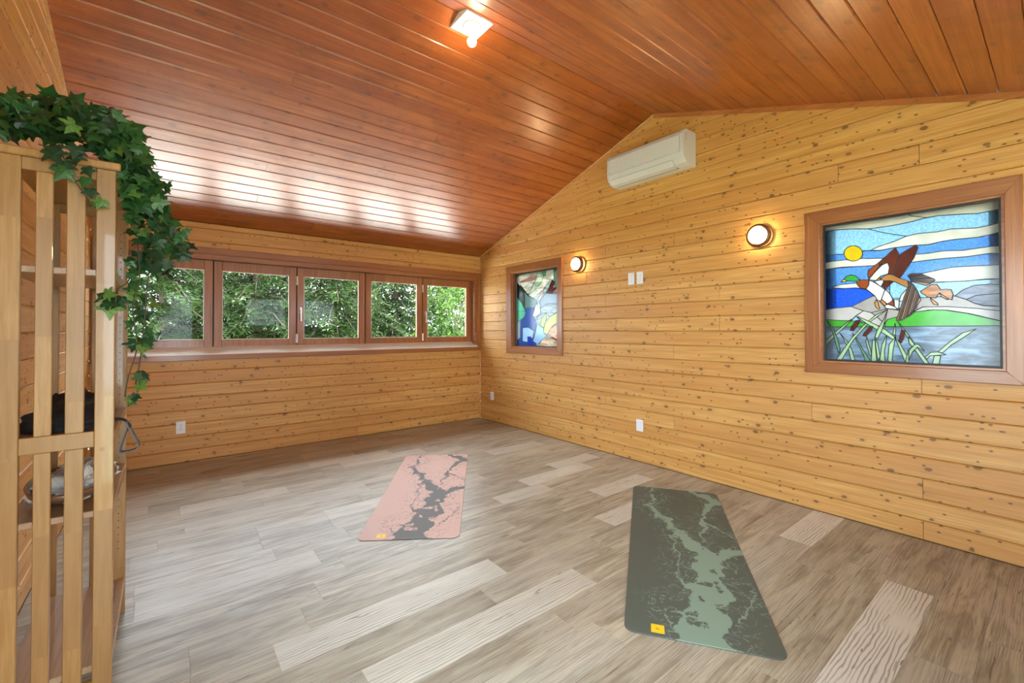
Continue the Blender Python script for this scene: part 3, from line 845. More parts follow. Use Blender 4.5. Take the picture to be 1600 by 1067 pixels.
duck += [
 (P((1418, 430), (1424, 427.5), (1440, 427), (1434, 430), (1420, 433)), BRN, 'opal'),
 (C((690, 64), (750, 28), (753, 52)), (226, 206, 60), 'opal'),
 (C((748, 48), (790, 8), (850, -12), (900, 0), (960, 30), (1055, 60), (1067, 142), (990, 110), (920, 76), (860, 60), (790, 62)), TAN, 'opal'),
 (D((125, 165), (240, 93), (292, 95), (332, 150), (400, 145), (442, 150), (462, 200), (450, 256), (400, 246), (320, 185), (280, 236), (200, 230), (128, 182)), (176, 108, 48), 'streaky'),
 (D((318, 183), (412, 246), (400, 256), (340, 222)), ORG, 'opal'),
 (D((223, 233), (302, 295), (302, 312), (258, 302), (233, 265)), ORG, 'opal'),
 (A(*[(450 + 103 * math.cos(2 * math.pi * k / 24), 682 + 85 * math.sin(2 * math.pi * k / 24)) for k in range(24)]), (240, 206, 24), 'opal'),
]
def clamp_polys(polys, r):
    """cut every outline to the daylight opening"""
    out = []
    (y0, z0), (y1, z1) = r[0], r[2]
    for pts, rgb, kind in polys:
        q = list(pts)
        for ax, lim, sg in ((0, y0, 1), (0, y1, -1), (1, z0, 1), (1, z1, -1)):
            n = []
            for i in range(len(q)):
                a, b = q[i], q[(i + 1) % len(q)]
                ia, ib = (a[ax] - lim) * sg >= 0, (b[ax] - lim) * sg >= 0
                if ia: n.append(a)
                if ia != ib:
                    t_ = (lim - a[ax]) / (b[ax] - a[ax]); n.append((a[0] + t_ * (b[0] - a[0]), a[1] + t_ * (b[1] - a[1])))
            q = n
            if len(q) < 3: break
        if len(q) >= 3: out.append((q, rgb, kind))
    return out
art_window('window_2', (0.135, 1.18, 0.993, 2.148), (0.205, 1.085, 1.068, 2.055), XG, clamp_polys(duck, rect), 0.0042)

XG2 = XR + 0.055
def H(ox, oy, p): return [(lambda q: (q.y, q.z))(on_x(ox + 0.075 * x, oy + 0.075 * y, XG2)) for x, y in p]
Ea = lambda *p: H(795, 405, p)
Fa = lambda *p: H(795, 475, p)
rect2 = [(3.785, 1.09), (4.60, 1.09), (4.60, 2.045), (3.785, 2.045)]
small = [
 (rect2, (150, 172, 168), 'streaky'),
 (Ea((0, 300), (170, 300), (250, 540), (390, 720), (560, 900), (520, 1100), (0, 1100)), (44, 54, 40), 'clear'),
 (Ea((235, 560), (320, 690), (350, 1100), (300, 1000), (235, 880)), (34, 74, 52), 'clear'),
 (Ea((330, 690), (400, 770), (520, 820), (600, 880), (570, 1100), (340, 1100)), (124, 166, 160), 'clear'),
 (Ea((100, 330), (170, 320), (250, 520), (240, 560), (160, 470)), (206, 186, 170), 'opal'),
 (Ea((170, 330), (180, 200), (610, 200), (600, 250), (570, 420), (500, 520), (430, 690), (390, 725), (250, 540)), (176, 172, 154), 'streaky'),
 (Ea((240, 460), (575, 355), (560, 405), (450, 445), (270, 485)), (176, 96, 92), 'opal'),
 (Ea((600, 240), (610, 180), (700, 180), (700, 230), (770, 380), (660, 500), (560, 620), (400, 745), (430, 690), (570, 420)), (158, 176, 150), 'streaky'),
 (Ea((780, 220), (790, 160), (930, 160), (940, 400), (860, 440), (700, 640), (520, 810), (405, 752), (640, 540), (690, 450)), (196, 192, 168), 'streaky'),
 (Ea((680, 240), (690, 170), (785, 170), (780, 230), (760, 355), (715, 340)), (74, 142, 104), 'opal'),
 (Ea((935, 160), (1080, 160), (1080, 580), (960, 625), (940, 430)), (128, 170, 150), 'clear'),
 (Ea((640, 880), (750, 720), (1080, 690), (1080, 1100), (670, 1100)), (160, 184, 204), 'clear'),
 (Ea((760, 575), (722, 690), (640, 885), (595, 830), (680, 700)), (214, 170, 160), 'opal'),
 (Ea((900, 418), (965, 480), (920, 580), (1000, 600), (900, 690), (920, 718), (768, 702), (830, 600)), (70, 26, 20), 'opal'),
 (Ea((1000, 598), (1080, 570), (1080, 680), (920, 692)), (196, 120, 116), 'opal'),
 (Fa((650, 100), (740, 30), (800, -10), (1080, -10), (1080, 150), (1010, 158), (850, 270), (770, 180), (650, 430), (578, 400), (590, 260)), (122, 138, 146), 'streaky'),
 (Fa((350, 90), (530, 70), (500, 250), (560, 340), (572, 480), (520, 700), (600, 900), (90, 900), (100, 790), (240, 700), (238, 340), (340, 250)), (58, 104, 206), 'clear'),
 (Fa((100, -10), (275, -10), (350, 180), (330, 260), (240, 332), (150, 402), (100, 402)), (58, 172, 132), 'opal'),
 (Ea((110, 780), (190, 818), (270, 918), (345, 1080), (100, 1080)), (66, 182, 142), 'opal'),
 (Fa((158, 400), (222, 348), (228, 690), (158, 702)), (188, 196, 196), 'opal'),
 (Fa((290, 500), (400, 488), (520, 560), (500, 700), (380, 792), (288, 772)), (150, 186, 222), 'opal'),
 (Fa((388, 678), (462, 680), (500, 800), (522, 880), (400, 880)), (34, 74, 214), 'clear'),
 (Fa((580, 418), (720, 500), (740, 620), (800, 662), (600, 832), (498, 770), (560, 600)), (136, 178, 224), 'opal'),
 (Fa((570, -10), (650, 100), (660, 190), (560, 262), (498, 240), (540, 90)), (226, 214, 192), 'opal'),
 (Fa((770, 178), (782, 300), (720, 502), (648, 430), (680, 310)), (170, 200, 84), 'opal'),
 (Fa((1080, 130), (1080, 380), (1010, 385), (900, 462), (810, 632), (728, 602), (740, 440), (850, 270)), (206, 206, 92), 'opal'),
 (Fa((1080, 380), (1080, 790), (1010, 772), (808, 612), (880, 490)), (214, 150, 112), 'streaky'),
 (Fa((800, 660), (1080, 800), (1080, 930), (580, 930), (590, 880), (700, 740)), (204, 178, 150), 'streaky'),
 (Fa((888, 678), (1010, 738), (1080, 760), (1080, 800), (920, 722)), (150, 50, 36), 'opal'),
]
art_window('window_3', (3.675, 4.745, 0.993, 2.155), (3.755, 4.64, 1.072, 2.065), XG2, clamp_polys(small, rect2), 0.0035)

# ------------------------------------------------------------------ heat pump
M_ac, M_ac2 = plain('heat_pump_plastic', (0.60, 0.63, 0.67), 0.4), plain('heat_pump_gloss_plastic', (0.63, 0.66, 0.70), 0.3, coat=0.2)
ac = thing('air_conditioner', (XR, 2.43, 2.74), 'white wall-mounted heat pump unit high on the gable wall', 'air conditioner')
def ac_prof(): return [(0.0, 2.742), (0.0, 3.035), (0.15, 3.035), (0.185, 3.020), (0.2, 2.99), (0.2, 2.835), (0.185, 2.79), (0.145, 2.755), (0.09, 2.742)]
def ac_slab(y0, y1, prof, name, mat, par, ins=0.0):
    n = len(prof); mb = MB()
    v = [(XR - d, y, z) for y in (y0, y1) for d, z in prof]
    mb.add(v, [tuple(range(n)), tuple(range(2 * n - 1, n - 1, -1))] + [(i, n + i, n + (i + 1) % n, (i + 1) % n) for i in range(n)])
    o = mb.build(name, mat, None); fix_normals(o); return put(o, par)
ac_slab(2.05, 2.83, ac_prof(), 'body', M_ac, ac)
pe = [(d + (0.006 if d > 0.02 else 0), z + (0.004 if z > 2.9 else -0.002)) for d, z in ac_prof()]
for a, b in ((2.018, 2.05), (2.83, 2.842)): ac_slab(a, b, pe, 'end_cap', M_ac2, ac)
ac_slab(2.055, 2.825, [(0.198, 2.842), (0.198, 2.985), (0.208, 2.985), (0.208, 2.842)], 'front_panel', M_ac2, ac)
ac_slab(2.13, 2.82, [(0.105, 2.742), (0.15, 2.752), (0.192, 2.792), (0.198, 2.786), (0.155, 2.745), (0.108, 2.734)], 'louver', M_ac2, ac)
ac_slab(2.13, 2.80, [(0.085, 2.743), (0.103, 2.743), (0.103, 2.7395), (0.085, 2.7395)], 'outlet_slot', M_slot, ac)
ac_slab(2.06, 2.82, [(0.10, 3.034), (0.175, 3.026), (0.175, 3.030), (0.10, 3.038)], 'intake_grille', M_grey, ac)
put(fbuild(MB().box(XR - 0.2095, XR - 0.2075, 2.79, 2.815, 2.850, 2.857), 'badge', M_grey, None), ac)
bd = MB().box(XR - 0.17, XR - 0.157, 2.0172, 2.0185, 2.965, 3.005); bd.lathe([(0.0085, 0), (0.0085, 0.0012)], 14, Matrix.Translation((XR - 0.158, 2.0165, 2.95)) @ Matrix.Rotation(math.radians(-90), 4, 'X'))
put(fbuild(bd, 'energy_mark', M_grey, None), ac)

# ------------------------------------------------------------------ wall lamps
M_lamp = emit('lamp_glow', (1.0, 0.68, 0.34), 9.0)
def sconce(yc, zc, label):
    r = 0.088
    o = thing('wall_lamp', (XR, yc, zc), label, 'wall lamp', 'round bulkhead lamps on the gable wall')
    Mx = Matrix.Translation((XR, yc, zc)) @ Matrix.Rotation(math.radians(-90), 4, 'Y')
    def part(name, prof, mat, smooth=False, n=40):
        q = MB().lathe(prof, n, Mx).build(name, mat, None, smooth); fix_normals(q); return put(q, o)
    part('back_plate', [(0.001, 0.0), (r, 0.0), (r, 0.010), (r - 0.006, 0.012), (0.001, 0.012)], M_bronze)
    part('diffuser', [(r - 0.025, 0.012), (r - 0.025, 0.068), (r - 0.05, 0.078), (0.001, 0.081)], M_lamp, True)
    part('collar', [(r - 0.020, 0.030), (r - 0.004, 0.030), (r - 0.004, 0.060), (r - 0.020, 0.060), (r - 0.020, 0.030)], M_bronze)
    part('bezel', [(r - 0.019, 0.058), (r, 0.058), (r, 0.072), (r - 0.008, 0.079), (r - 0.018, 0.077), (r - 0.019, 0.058)], M_bronze)
    put(MB().tube([(XR - 0.05, yc, zc - r - 0.010), (XR - 0.05, yc, zc - r + 0.004)], 0.005, 8).build('screw', M_bronze, None), o)
    return o
def sc_pos(px, py):
    p = on_x(px, py, XR - 0.07); return p.y, p.z
sconce(*sc_pos(1184, 367.6), 'round bronze wall lamp, lit, beside the duck stained glass window')
sconce(*sc_pos(899.5, 412.5), 'round bronze wall lamp, lit, beside the small abstract stained glass window')

# ------------------------------------------------------------------ ceiling lamp at the ridge
cl = thing('ceiling_lamp', (1.595, RIDGE_Y, RIDGE_Z), 'bare lit bulb in a white lampholder under the ceiling ridge', 'ceiling lamp')
zb = RIDGE_Z - SL * 0.1 - 0.012
v = []
for x in (1.492, 1.697): v += [(x, RIDGE_Y - 0.102, zb), (x, RIDGE_Y + 0.102, zb), (x, RIDGE_Y + 0.102, RIDGE_Z - SL * 0.102), (x, RIDGE_Y, RIDGE_Z), (x, RIDGE_Y - 0.102, RIDGE_Z - SL * 0.102)]
put(fbuild(MB().add(v, [(0, 1, 2, 3, 4), (9, 8, 7, 6, 5)] + [(i, 5 + i, 5 + (i + 1) % 5, (i + 1) % 5) for i in range(5)]), 'mounting_block', M_white, None), cl)
Mc = Matrix.Translation((1.595, RIDGE_Y, zb)) @ Matrix.Rotation(math.pi, 4, 'X')
def clp(name, prof, mat, n=32):
    q = MB().lathe(prof, n, Mc).build(name, mat, None, True); fix_normals(q); return put(q, cl)
clp('lampholder', [(0.058, 0.0), (0.057, 0.014), (0.048, 0.020), (0.026, 0.024), (0.023, 0.050), (0.020, 0.056), (0.001, 0.056)], M_white_gloss)
clp('screw', [(0.001, 0.0215), (0.004, 0.0215), (0.004, 0.0235), (0.001, 0.0238)], M_slot, 10).location = (0.036, 0.012, 0)
clp('screw', [(0.001, 0.0215), (0.004, 0.0215), (0.004, 0.0235), (0.001, 0.0238)], M_slot, 10).location = (-0.036, -0.012, 0)
clp('bulb_base', [(0.014, 0.052), (0.014, 0.068), (0.001, 0.068)], M_chrome)
prof = [(0.013, 0.066), (0.015, 0.076)] + [(0.03 * math.sin(a), 0.107 - 0.03 * math.cos(a)) for a in [math.radians(d) for d in range(45, 180, 15)]] + [(0.0005, 0.137)]
clp('bulb', prof, emit('bulb_glow', (1.0, 0.80, 0.50), 9.0), 24)

# ------------------------------------------------------------------ switches and outlets
def plate(MAP, u0, u1, v0, v1, name, label, cat, kind):
    uc, vc = (u0 + u1) / 2, (v0 + v1) / 2
    o = thing(name, MAP(uc, vc, 0), label, cat)
    def bx(a, b, c, d, w0, w1, nm, mat):
        ps = [MAP(a, c, w0), MAP(b, d, w1)]
        x0, x1 = sorted((ps[0][0], ps[1][0])); y0, y1 = sorted((ps[0][1], ps[1][1])); z0, z1 = sorted((ps[0][2], ps[1][2]))
        q = MB().bbox(x0, x1, y0, y1, z0, z1, 0.0025).build(nm, mat, None); fix_normals(q); return put(q, o)
    bx(u0, u1, v0, v1, 0.0, 0.006, 'cover_plate', M_white)
    if kind == 'switch':
        bx(uc - 0.017, uc + 0.017, vc - 0.034, vc + 0.034, 0.005, 0.010, 'rocker', M_white_gloss)
    elif kind == 'outlet':
        for dz in (-0.02, 0.02):
            bx(uc - 0.017, uc + 0.017, vc + dz - 0.015, vc + dz + 0.015, 0.005, 0.008, 'socket', M_white_gloss)
            for du in (-0.006, 0.006): bx(uc + du - 0.0012, uc + du + 0.0012, vc + dz - 0.001, vc + dz + 0.008, 0.0075, 0.0085, 'slot', M_slot)
            bx(uc - 0.002, uc + 0.002, vc + dz - 0.010, vc + dz - 0.006, 0.0075, 0.0085, 'slot', M_slot)
        bx(uc - 0.002, uc + 0.002, vc - 0.002, vc + 0.002, 0.005, 0.0075, 'screw', M_grey)
    else:
        bx(uc - 0.017, uc + 0.017, vc - 0.034, vc + 0.034, 0.005, 0.008, 'insert', M_white_gloss)
    return o
plate(mapR, 2.670, 2.743, 1.753, 1.873, 'light_switch', 'white light switch on the gable wall, the one nearer the small stained glass window', 'switch', 'switch')
plate(mapR, 2.567, 2.641, 1.753, 1.873, 'light_switch', 'white light switch on the gable wall, the one nearer the duck stained glass window', 'switch', 'switch')
plate(mapR, 2.573, 2.652, 0.300, 0.418, 'wall_outlet', 'white cover plate low on the gable wall below the two switches', 'outlet', 'blank')
plate(mapR, 5.055, 5.135, 0.300, 0.418, 'wall_outlet', 'white outlet low on the gable wall by the far corner', 'outlet', 'outlet')
plate(mapB, 0.098, 0.173, 0.286, 0.408, 'wall_outlet', 'white duplex outlet low on the window wall beside the shelf', 'outlet', 'outlet')

# ------------------------------------------------------------------ yoga mats
def mat_material(name, base, vein):
    """flat printed marble: a thick ragged river with branches and fine veins; x across (-.315...315), y along (-.915...915)"""
    t = NT(name)
    o = t.obj()
    wv = t.node('ShaderNodeTexNoise'); wv.inputs['Scale'].default_value = 7.0; wv.inputs['Detail'].default_value = 5; wv.inputs['Roughness'].default_value = 0.62
    t.link(o, wv.inputs['Vector'])
    s1 = t.node('ShaderNodeVectorMath', operation='SUBTRACT'); t.link(wv.outputs['Color'], s1.inputs[0]); s1.inputs[1].default_value = (0.5, 0.5, 0.5)
    s2 = t.node('ShaderNodeVectorMath', operation='MULTIPLY'); t.link(s1.outputs[0], s2.inputs[0]); s2.inputs[1].default_value = (0.23, 0.30, 0)
    s3 = t.node('ShaderNodeVectorMath', operation='ADD'); t.link(o, s3.inputs[0]); t.link(s2.outputs[0], s3.inputs[1])
    q = t.sep(s3.outputs[0]); qx, qy = q[0], q[1]
    def seg(a, b, r):
        dx, dy = b[0] - a[0], b[1] - a[1]; L2 = dx * dx + dy * dy
        px = t.math('SUBTRACT', qx, a[0]); py = t.math('SUBTRACT', qy, a[1])
        h = t.math('DIVIDE', t.math('ADD', t.math('MULTIPLY', px, dx), t.math('MULTIPLY', py, dy)), L2, clamp=True)
        ex = t.math('SUBTRACT', px, t.math('MULTIPLY', h, dx)); ey = t.math('SUBTRACT', py, t.math('MULTIPLY', h, dy))
        d = t.math('SQRT', t.math('ADD', t.math('MULTIPLY', ex, ex), t.math('MULTIPLY', ey, ey)))
        rr = t.math('ADD', t.math('MULTIPLY', h, r[1] - r[0]), r[0])
        return t.math('SUBTRACT', d, rr)
    def U(u, v): return ((u - 0.5) * 0.63, (v - 0.5) * 1.83)
    d = None
    for a, b, r in (((0.50, -0.02), (0.62, 0.2), (0.10, 0.085)), ((0.62, 0.2), (0.70, 0.42), (0.085, 0.075)), ((0.70, 0.42), (1.02, 0.47), (0.05, 0.03)), ((0.68, 0.42), (0.42, 0.60), (0.05, 0.035)),
                    ((0.42, 0.60), (0.20, 0.80), (0.03, 0.012)), ((0.20, 0.80), (0.24, 1.0), (0.014, 0.010)), ((0.66, 0.99), (0.98, 0.90), (0.012, 0.06)), ((0.92, 0.90), (0.82, 0.80), (0.04, 0.028)),
                    ((0.82, 0.8), (0.74, 0.70), (0.016, 0.010)), ((0.74, 0.70), (1.02, 0.56), (0.012, 0.004)), ((0.74, 0.70), (0.66, 0.52), (0.018, 0.004)), ((0.42, 0.56), (0.38, 0.3), (0.008, 0.004)),
                    ((0.38, 0.3), (0.50, 0.22), (0.004, 0.02)), ((0.34, 0.10), (0.56, 0.12), (0.008, 0.03)), ((0.36, 0.02), (0.24, 0.16), (0.006, 0.003)), ((0.78, 0.1), (0.98, 0.26), (0.006, 0.004)), ((0.2, 0.8), (0.4, 0.88), (0.008, 0.006))):
        s_ = seg(U(*a), U(*b), r)
        d = s_ if d is None else t.math('MINIMUM', d, s_)
    river = t.math('SUBTRACT', 1.0, t.mapr(d, -0.004, 0.0025))
    # islands inside the river and crackle along its banks
    isl = t.voro(s3.outputs[0], 15.0); isl.voronoi_dimensions = '2D'
    ic = t.sep(isl.outputs['Color'])
    island = t.math('MULTIPLY', t.math('SUBTRACT', 1.0, t.mapr(isl.outputs['Distance'], 0.34, 0.38)), t.math('GREATER_THAN', ic[0], 0.66))
    river = t.math('MULTIPLY', river, t.math('SUBTRACT', 1.0, island))
    vn = t.noise(o, 9, 5, 0.6, 1.6)
    ridge = t.math('ABSOLUTE', t.math('SUBTRACT', vn, 0.5))
    fine = t.math('MULTIPLY', t.math('SUBTRACT', 1.0, t.mapr(ridge, 0.004, 0.014)), t.math('SUBTRACT', 1.0, t.mapr(d, 0.02, 0.13)))
    msk = t.math('MAXIMUM', river, fine)
    t.link(t.mix(msk, base, vein), t.b.inputs['Base Color'])
    t.b.inputs['Roughness'].default_value = 0.62
    t.b.inputs['Specular IOR Level'].default_value = 0.3
    return t.m
def mark_mat():
    t = NT('yellow_print')
    q = t.sep(t.obj())
    def box(x0, x1, y0, y1):
        a = t.math('MULTIPLY', t.math('GREATER_THAN', q[0], x0), t.math('LESS_THAN', q[0], x1))
        return t.math('MULTIPLY', a, t.math('MULTIPLY', t.math('GREATER_THAN', q[1], y0), t.math('LESS_THAN', q[1], y1)))
    m1 = t.math('MAXIMUM', box(-0.0075, -0.0035, -0.007, 0.009), box(-0.0075, 0.008, -0.007, -0.0025))
    m1 = t.math('MAXIMUM', m1, box(0.0, 0.004, -0.0025, 0.003))
    t.link(t.mix(m1, (0.85, 0.56, 0.02), (0.42, 0.27, 0.03)), t.b.inputs['Base Color']); t.b.inputs['Roughness'].default_value = 0.5
    return t.m
M_yel = mark_mat()
def yoga_mat(name, loc, rz, label, top, under, tagpos):
    o = thing(name, loc, label, 'yoga mat', 'yoga mats laid out on the floor', rz)
    w, l, r = 0.315, 0.915, 0.045
    def outline(w, l, r):
        pts = []
        for cx, cy, a0 in ((w - r, l - r, 0), (-w + r, l - r, 90), (-w + r, -l + r, 180), (w - r, -l + r, 270)):
            for k in range(7):
                a = math.radians(a0 + 15 * k); pts.append((cx + r * math.cos(a), cy + r * math.sin(a)))
        return pts
    def slab(z0, z1, ins, nm, mat):
        a = outline(w, l, r); b = outline(w - ins, l - ins, r - ins); n = len(a)
        v = [(x, y, z0) for x, y in a] + [(x, y, z1 - ins) for x, y in a] + [(x, y, z1) for x, y in b]
        f = [tuple(range(n))[::-1], tuple(range(2 * n, 3 * n))] + [(i, (i + 1) % n, n + (i + 1) % n, n + i) for i in range(n)] + [(n + i, n + (i + 1) % n, 2 * n + (i + 1) % n, 2 * n + i) for i in range(n)]
        return mesh_obj(nm, v, f, mat, o)
    slab(0.0003, 0.003, 0.0002, 'underside', under)
    slab(0.003, 0.0055, 0.001, 'printed_surface', top)
    q = MB().box(-0.0275, 0.0275, -0.0275, 0.0275, 0, 0.0008).build('logo_patch', M_yel, o)
    q.location = (*tagpos, 0.0055)
    return o
mdark = plain('dark_rubber', (0.055, 0.045, 0.042), 0.7)
gA = math.atan2(1.721 - 0.921, 2.355 - 1.205) - math.pi / 2
yoga_mat('yoga_mat', (2.496, 1.460, 0), gA, 'dark green marbled yoga mat with sage veins on the plank floor', mat_material('green_marble_print', lin(84, 92, 84), lin(128, 152, 136)), mdark, (-0.175, -0.868))
pA = math.atan2(3.274 - 2.089, 1.532 - 0.722) - math.pi / 2
yoga_mat('yoga_mat', (1.712, 3.299, 0), pA, 'pink marbled yoga mat with grey veins on the plank floor', mat_material('pink_marble_print', lin(214, 182, 172), lin(112, 114, 114)), mdark, (-0.175, -0.868))

# ------------------------------------------------------------------ slatted shelf
def shelf_wood():
    t = NT('rubberwood')
    o = t.obj(); tone = t.attr('tone')
    q = t.sep(o)
    st = t.node('ShaderNodeTexWhiteNoise', noise_dimensions='1D')
    t.link(t.math('FLOOR', t.math('ADD', t.math('MULTIPLY', q[2], 2.6), t.math('MULTIPLY', tone, 17.0))), st.inputs['W'])
    off = t.comb(t.math('MULTIPLY', tone, 31.0), t.math('MULTIPLY', st.outputs[0], 47.0), 0.0)
    g = t.noise(t.vscale(o, [50, 50, 3], off), 1.5, 4, 0.6, 0.4)
    f = t.noise(t.vscale(o, [180, 180, 12], off), 1.5, 2)
    c = t.mix(t.mapr(g, 0.3, 0.7), (0.42, 0.235, 0.080), (0.31, 0.158, 0.044))
    c = t.mix(t.math('MULTIPLY', st.outputs[0], 0.65), c, (0.25, 0.125, 0.037))
    c = t.mix(t.math('MULTIPLY', t.mapr(f, 0.5, 0.75), 0.3), c, (0.26, 0.14, 0.05))
    t.link(c, t.b.inputs['Base Color']); t.b.inputs['Roughness'].default_value = 0.38; t.b.inputs['Coat Weight'].default_value = 0.25
    return t.m
M_rub = shelf_wood()
M_board = wood('shelf_board', 1, (0.46, 0.30, 0.17), (0.38, 0.235, 0.125), rough=0.35, coat=0.35, knots=0, pins=0)
SXL, SXR, SY0, SY1 = -0.402, -0.133, 2.04, 2.727
sh = thing('slatted_shelf', ((SXL + SXR) / 2, (SY0 + SY1) / 2, 0), 'tall pale wooden shelf with slatted end frames against the left wall', 'shelf')
def spart(name, x0, x1, y0, y1, z0, z1, mat=M_rub, b=0.002, par=None):
    q = MB().bbox(x0, x1, y0, y1, z0, z1, b).build(name, mat, None); fix_normals(q); q['tone'] = round(random.random(), 3)
    return put(q, sh)
disc = MB().lathe([(0.0026, 0.0), (0.0026, 0.0006), (0.0005, 0.0006)], 8)
disc_me = None
for face, ya, yb in (('near', SY0, SY0 + 0.024), ('far', SY1 - 0.024, SY1)):
    for x0, x1 in ((SXL, SXL + 0.046), (SXR - 0.0495, SXR)):
        p_ = spart('post', x0, x1, ya, yb, 0.0, 1.851)
        if face == 'far':
            for k in range(46):
                z = 0.30 + 0.032 * k
                if disc_me is None:
                    h_ = disc.build('peg_hole', M_slot, p_); disc_me = h_.data
                else:
                    h_ = bpy.data.objects.new('peg_hole', disc_me); COL.objects.link(h_); h_.parent = p_
                h_.matrix_parent_inverse = Matrix.Identity(4)
                h_.matrix_world = Matrix.Identity(4)
                # p_ has an identity world transform (vertices are in room coordinates)
                h_.rotation_euler = (math.radians(90), 0, 0); h_.location = ((x0 + x1) / 2, ya - 0.0001, z)
        else:
            for z in (1.815, 0.895):
                pl = MB().lathe([(0.007, 0.0), (0.007, 0.0008), (0.0005, 0.0008)], 14, Matrix.Translation(((x0 + x1) / 2 - 0.004, ya, z)) @ Matrix.Rotation(math.radians(90), 4, 'X')).build('plug', plain('plug_wood', (0.30, 0.17, 0.06), 0.5), None)
                pl.parent = p_
    for x0, x1 in ((-0.324, -0.2845), (-0.2537, -0.2084)):
        spart('slat', x0, x1, ya + 0.003, yb - 0.003, 0.959, 1.81)
        spart('slat', x0, x1, ya + 0.003, yb - 0.003, 0.12, 0.905)
    for z0, z1 in ((1.81, 1.851), (0.905, 0.959), (0.075, 0.12)):
        spart('rail', SXL + 0.046, SXR - 0.0495, ya + 0.002, yb - 0.002, z0, z1)
spart('top_board', SXL - 0.008, SXR + 0.012, SY0 - 0.010, SY1 + 0.010, 1.851, 1.878, M_rub, 0.004)
for z in (1.508, 0.941, 0.685, 0.162):
    spart('shelf_board', SXL + 0.002, SXR - 0.030, SY0 + 0.0245, SY1 - 0.0245, z - 0.022, z, M_board)
    spart('edge_strip', SXR - 0.029, SXR - 0.002, SY0 + 0.0245, SY1 - 0.0245, z - 0.030, z + 0.002, M_rub)

# ------------------------------------------------------------------ things on the shelf
def blob(cx, cy, z0, rx, ry, rz, amp, sc, seed, flat=0.0, sub=4):
    bm = bmesh.new(); bmesh.ops.create_icosphere(bm, subdivisions=sub, radius=1)
    for v in bm.verts:
        n = noise.fractal(v.co * sc + Vector((seed, seed * 2.1, 0)), 1.0, 2.0, 3)
        r = 1 + amp * n
        p = v.co * r
        z = max(p.z, -0.35) + 0.35
        v.co = Vector((cx + p.x * rx, cy + p.y * ry, z0 + z * rz))
    vs = [v.co[:] for v in bm.verts]; bm.verts.index_update()
    fs = [[v.index for v in f.verts] for f in bm.faces]; bm.free(); return vs, fs
M_cloth = plain('black_fabric', (0.010, 0.010, 0.012), 0.75)
M_web = plain('grey_webbing', (0.085, 0.09, 0.10), 0.6)
st = thing('exercise_strap', (-0.26, 2.36, 0.941), 'black fabric bundle with a grey webbing loop hanging over the shelf edge', 'exercise strap')
vs, fs = blob(-0.275, 2.30, 0.9435, 0.115, 0.14, 0.060, 0.38, 1.7, 3.0)
put(mesh_obj('bundle', vs, fs, M_cloth, None, True), st)
vs, fs = blob(-0.285, 2.50, 0.9435, 0.095, 0.12, 0.075, 0.40, 1.9, 8.0)
put(mesh_obj('bundle', vs, fs, M_cloth, None, True), st)
def bez(ps, n=10):
    out = []
    ps = [Vector(p) for p in ps]; q = [ps[0]] + ps + [ps[-1]]
    for i in range(1, len(q) - 2):
        for k in range(n):
            t_ = k / n; a, b, c, d = q[i - 1], q[i], q[i + 1], q[i + 2]
            out.append(0.5 * ((2 * b) + (-a + c) * t_ + (2 * a - 5 * b + 4 * c - d) * t_ ** 2 + (-a + 3 * b - 3 * c + d) * t_ ** 3))
    out.append(ps[-1]); return out
yw = 2.27
put(MB().ribbon(bez([(-0.24, yw, 0.985), (-0.19, yw, 0.975), (-0.150, yw, 0.962), (-0.118, yw, 0.952), (-0.098, yw - 0.002, 0.925)]), (0, 1, 0.1), 0.034, 0.003).build('strap', M_cloth, None), st)
put(MB().ribbon(bez([(-0.112, yw - .01, 0.947), (-0.092, yw - .01, 0.90), (-0.074, yw - .01, 0.852), (-0.086, yw - .012, 0.836), (-0.120, yw - .014, 0.832), (-0.128, yw - .014, 0.842), (-0.118, yw - .012, 0.885), (-0.108, yw - .01, 0.925), (-0.112, yw - .01, 0.947)]), (0.1, 1, 0), 0.03, 0.004).build('loop_handle', M_web, None), st)

bw = thing('wooden_bowl', (-0.262, 2.34, 0.687), 'shallow dark wooden bowl holding crumpled white paper on the third shelf', 'bowl')
M_bowl = wood('bowl_wood', 1, (0.20, 0.10, 0.055), (0.13, 0.06, 0.03), rough=0.3, coat=0.5, knots=0, pins=0)
prof = [(0.0005, 0.0), (0.06, 0.0), (0.095, 0.012), (0.122, 0.038), (0.128, 0.058), (0.121, 0.060), (0.112, 0.042), (0.085, 0.020), (0.0005, 0.012)]
Mb_ = Matrix.Translation((-0.264, 2.34, 0.687)) @ Matrix.Diagonal((0.96, 1.95, 1.0, 1.0))
q = MB().lathe(prof, 48, Mb_).build('bowl_body', M_bowl, None, True); fix_normals(q); put(q, bw)
M_paper = plain('white_paper', (0.62, 0.61, 0.58), 0.6)
cp = thing('crumpled_paper', (-0.262, 2.34, 0.70), 'crumpled white paper lying in the dark wooden bowl', 'paper')
vs, fs = blob(-0.262, 2.26, 0.704, 0.085, 0.10, 0.052, 0.75, 2.6, 21.0); put(mesh_obj('sheet', vs, fs, M_paper, None), cp)
vs, fs = blob(-0.250, 2.43, 0.704, 0.080, 0.10, 0.056, 0.75, 2.6, 44.0); put(mesh_obj('sheet', vs, fs, M_paper, None), cp)

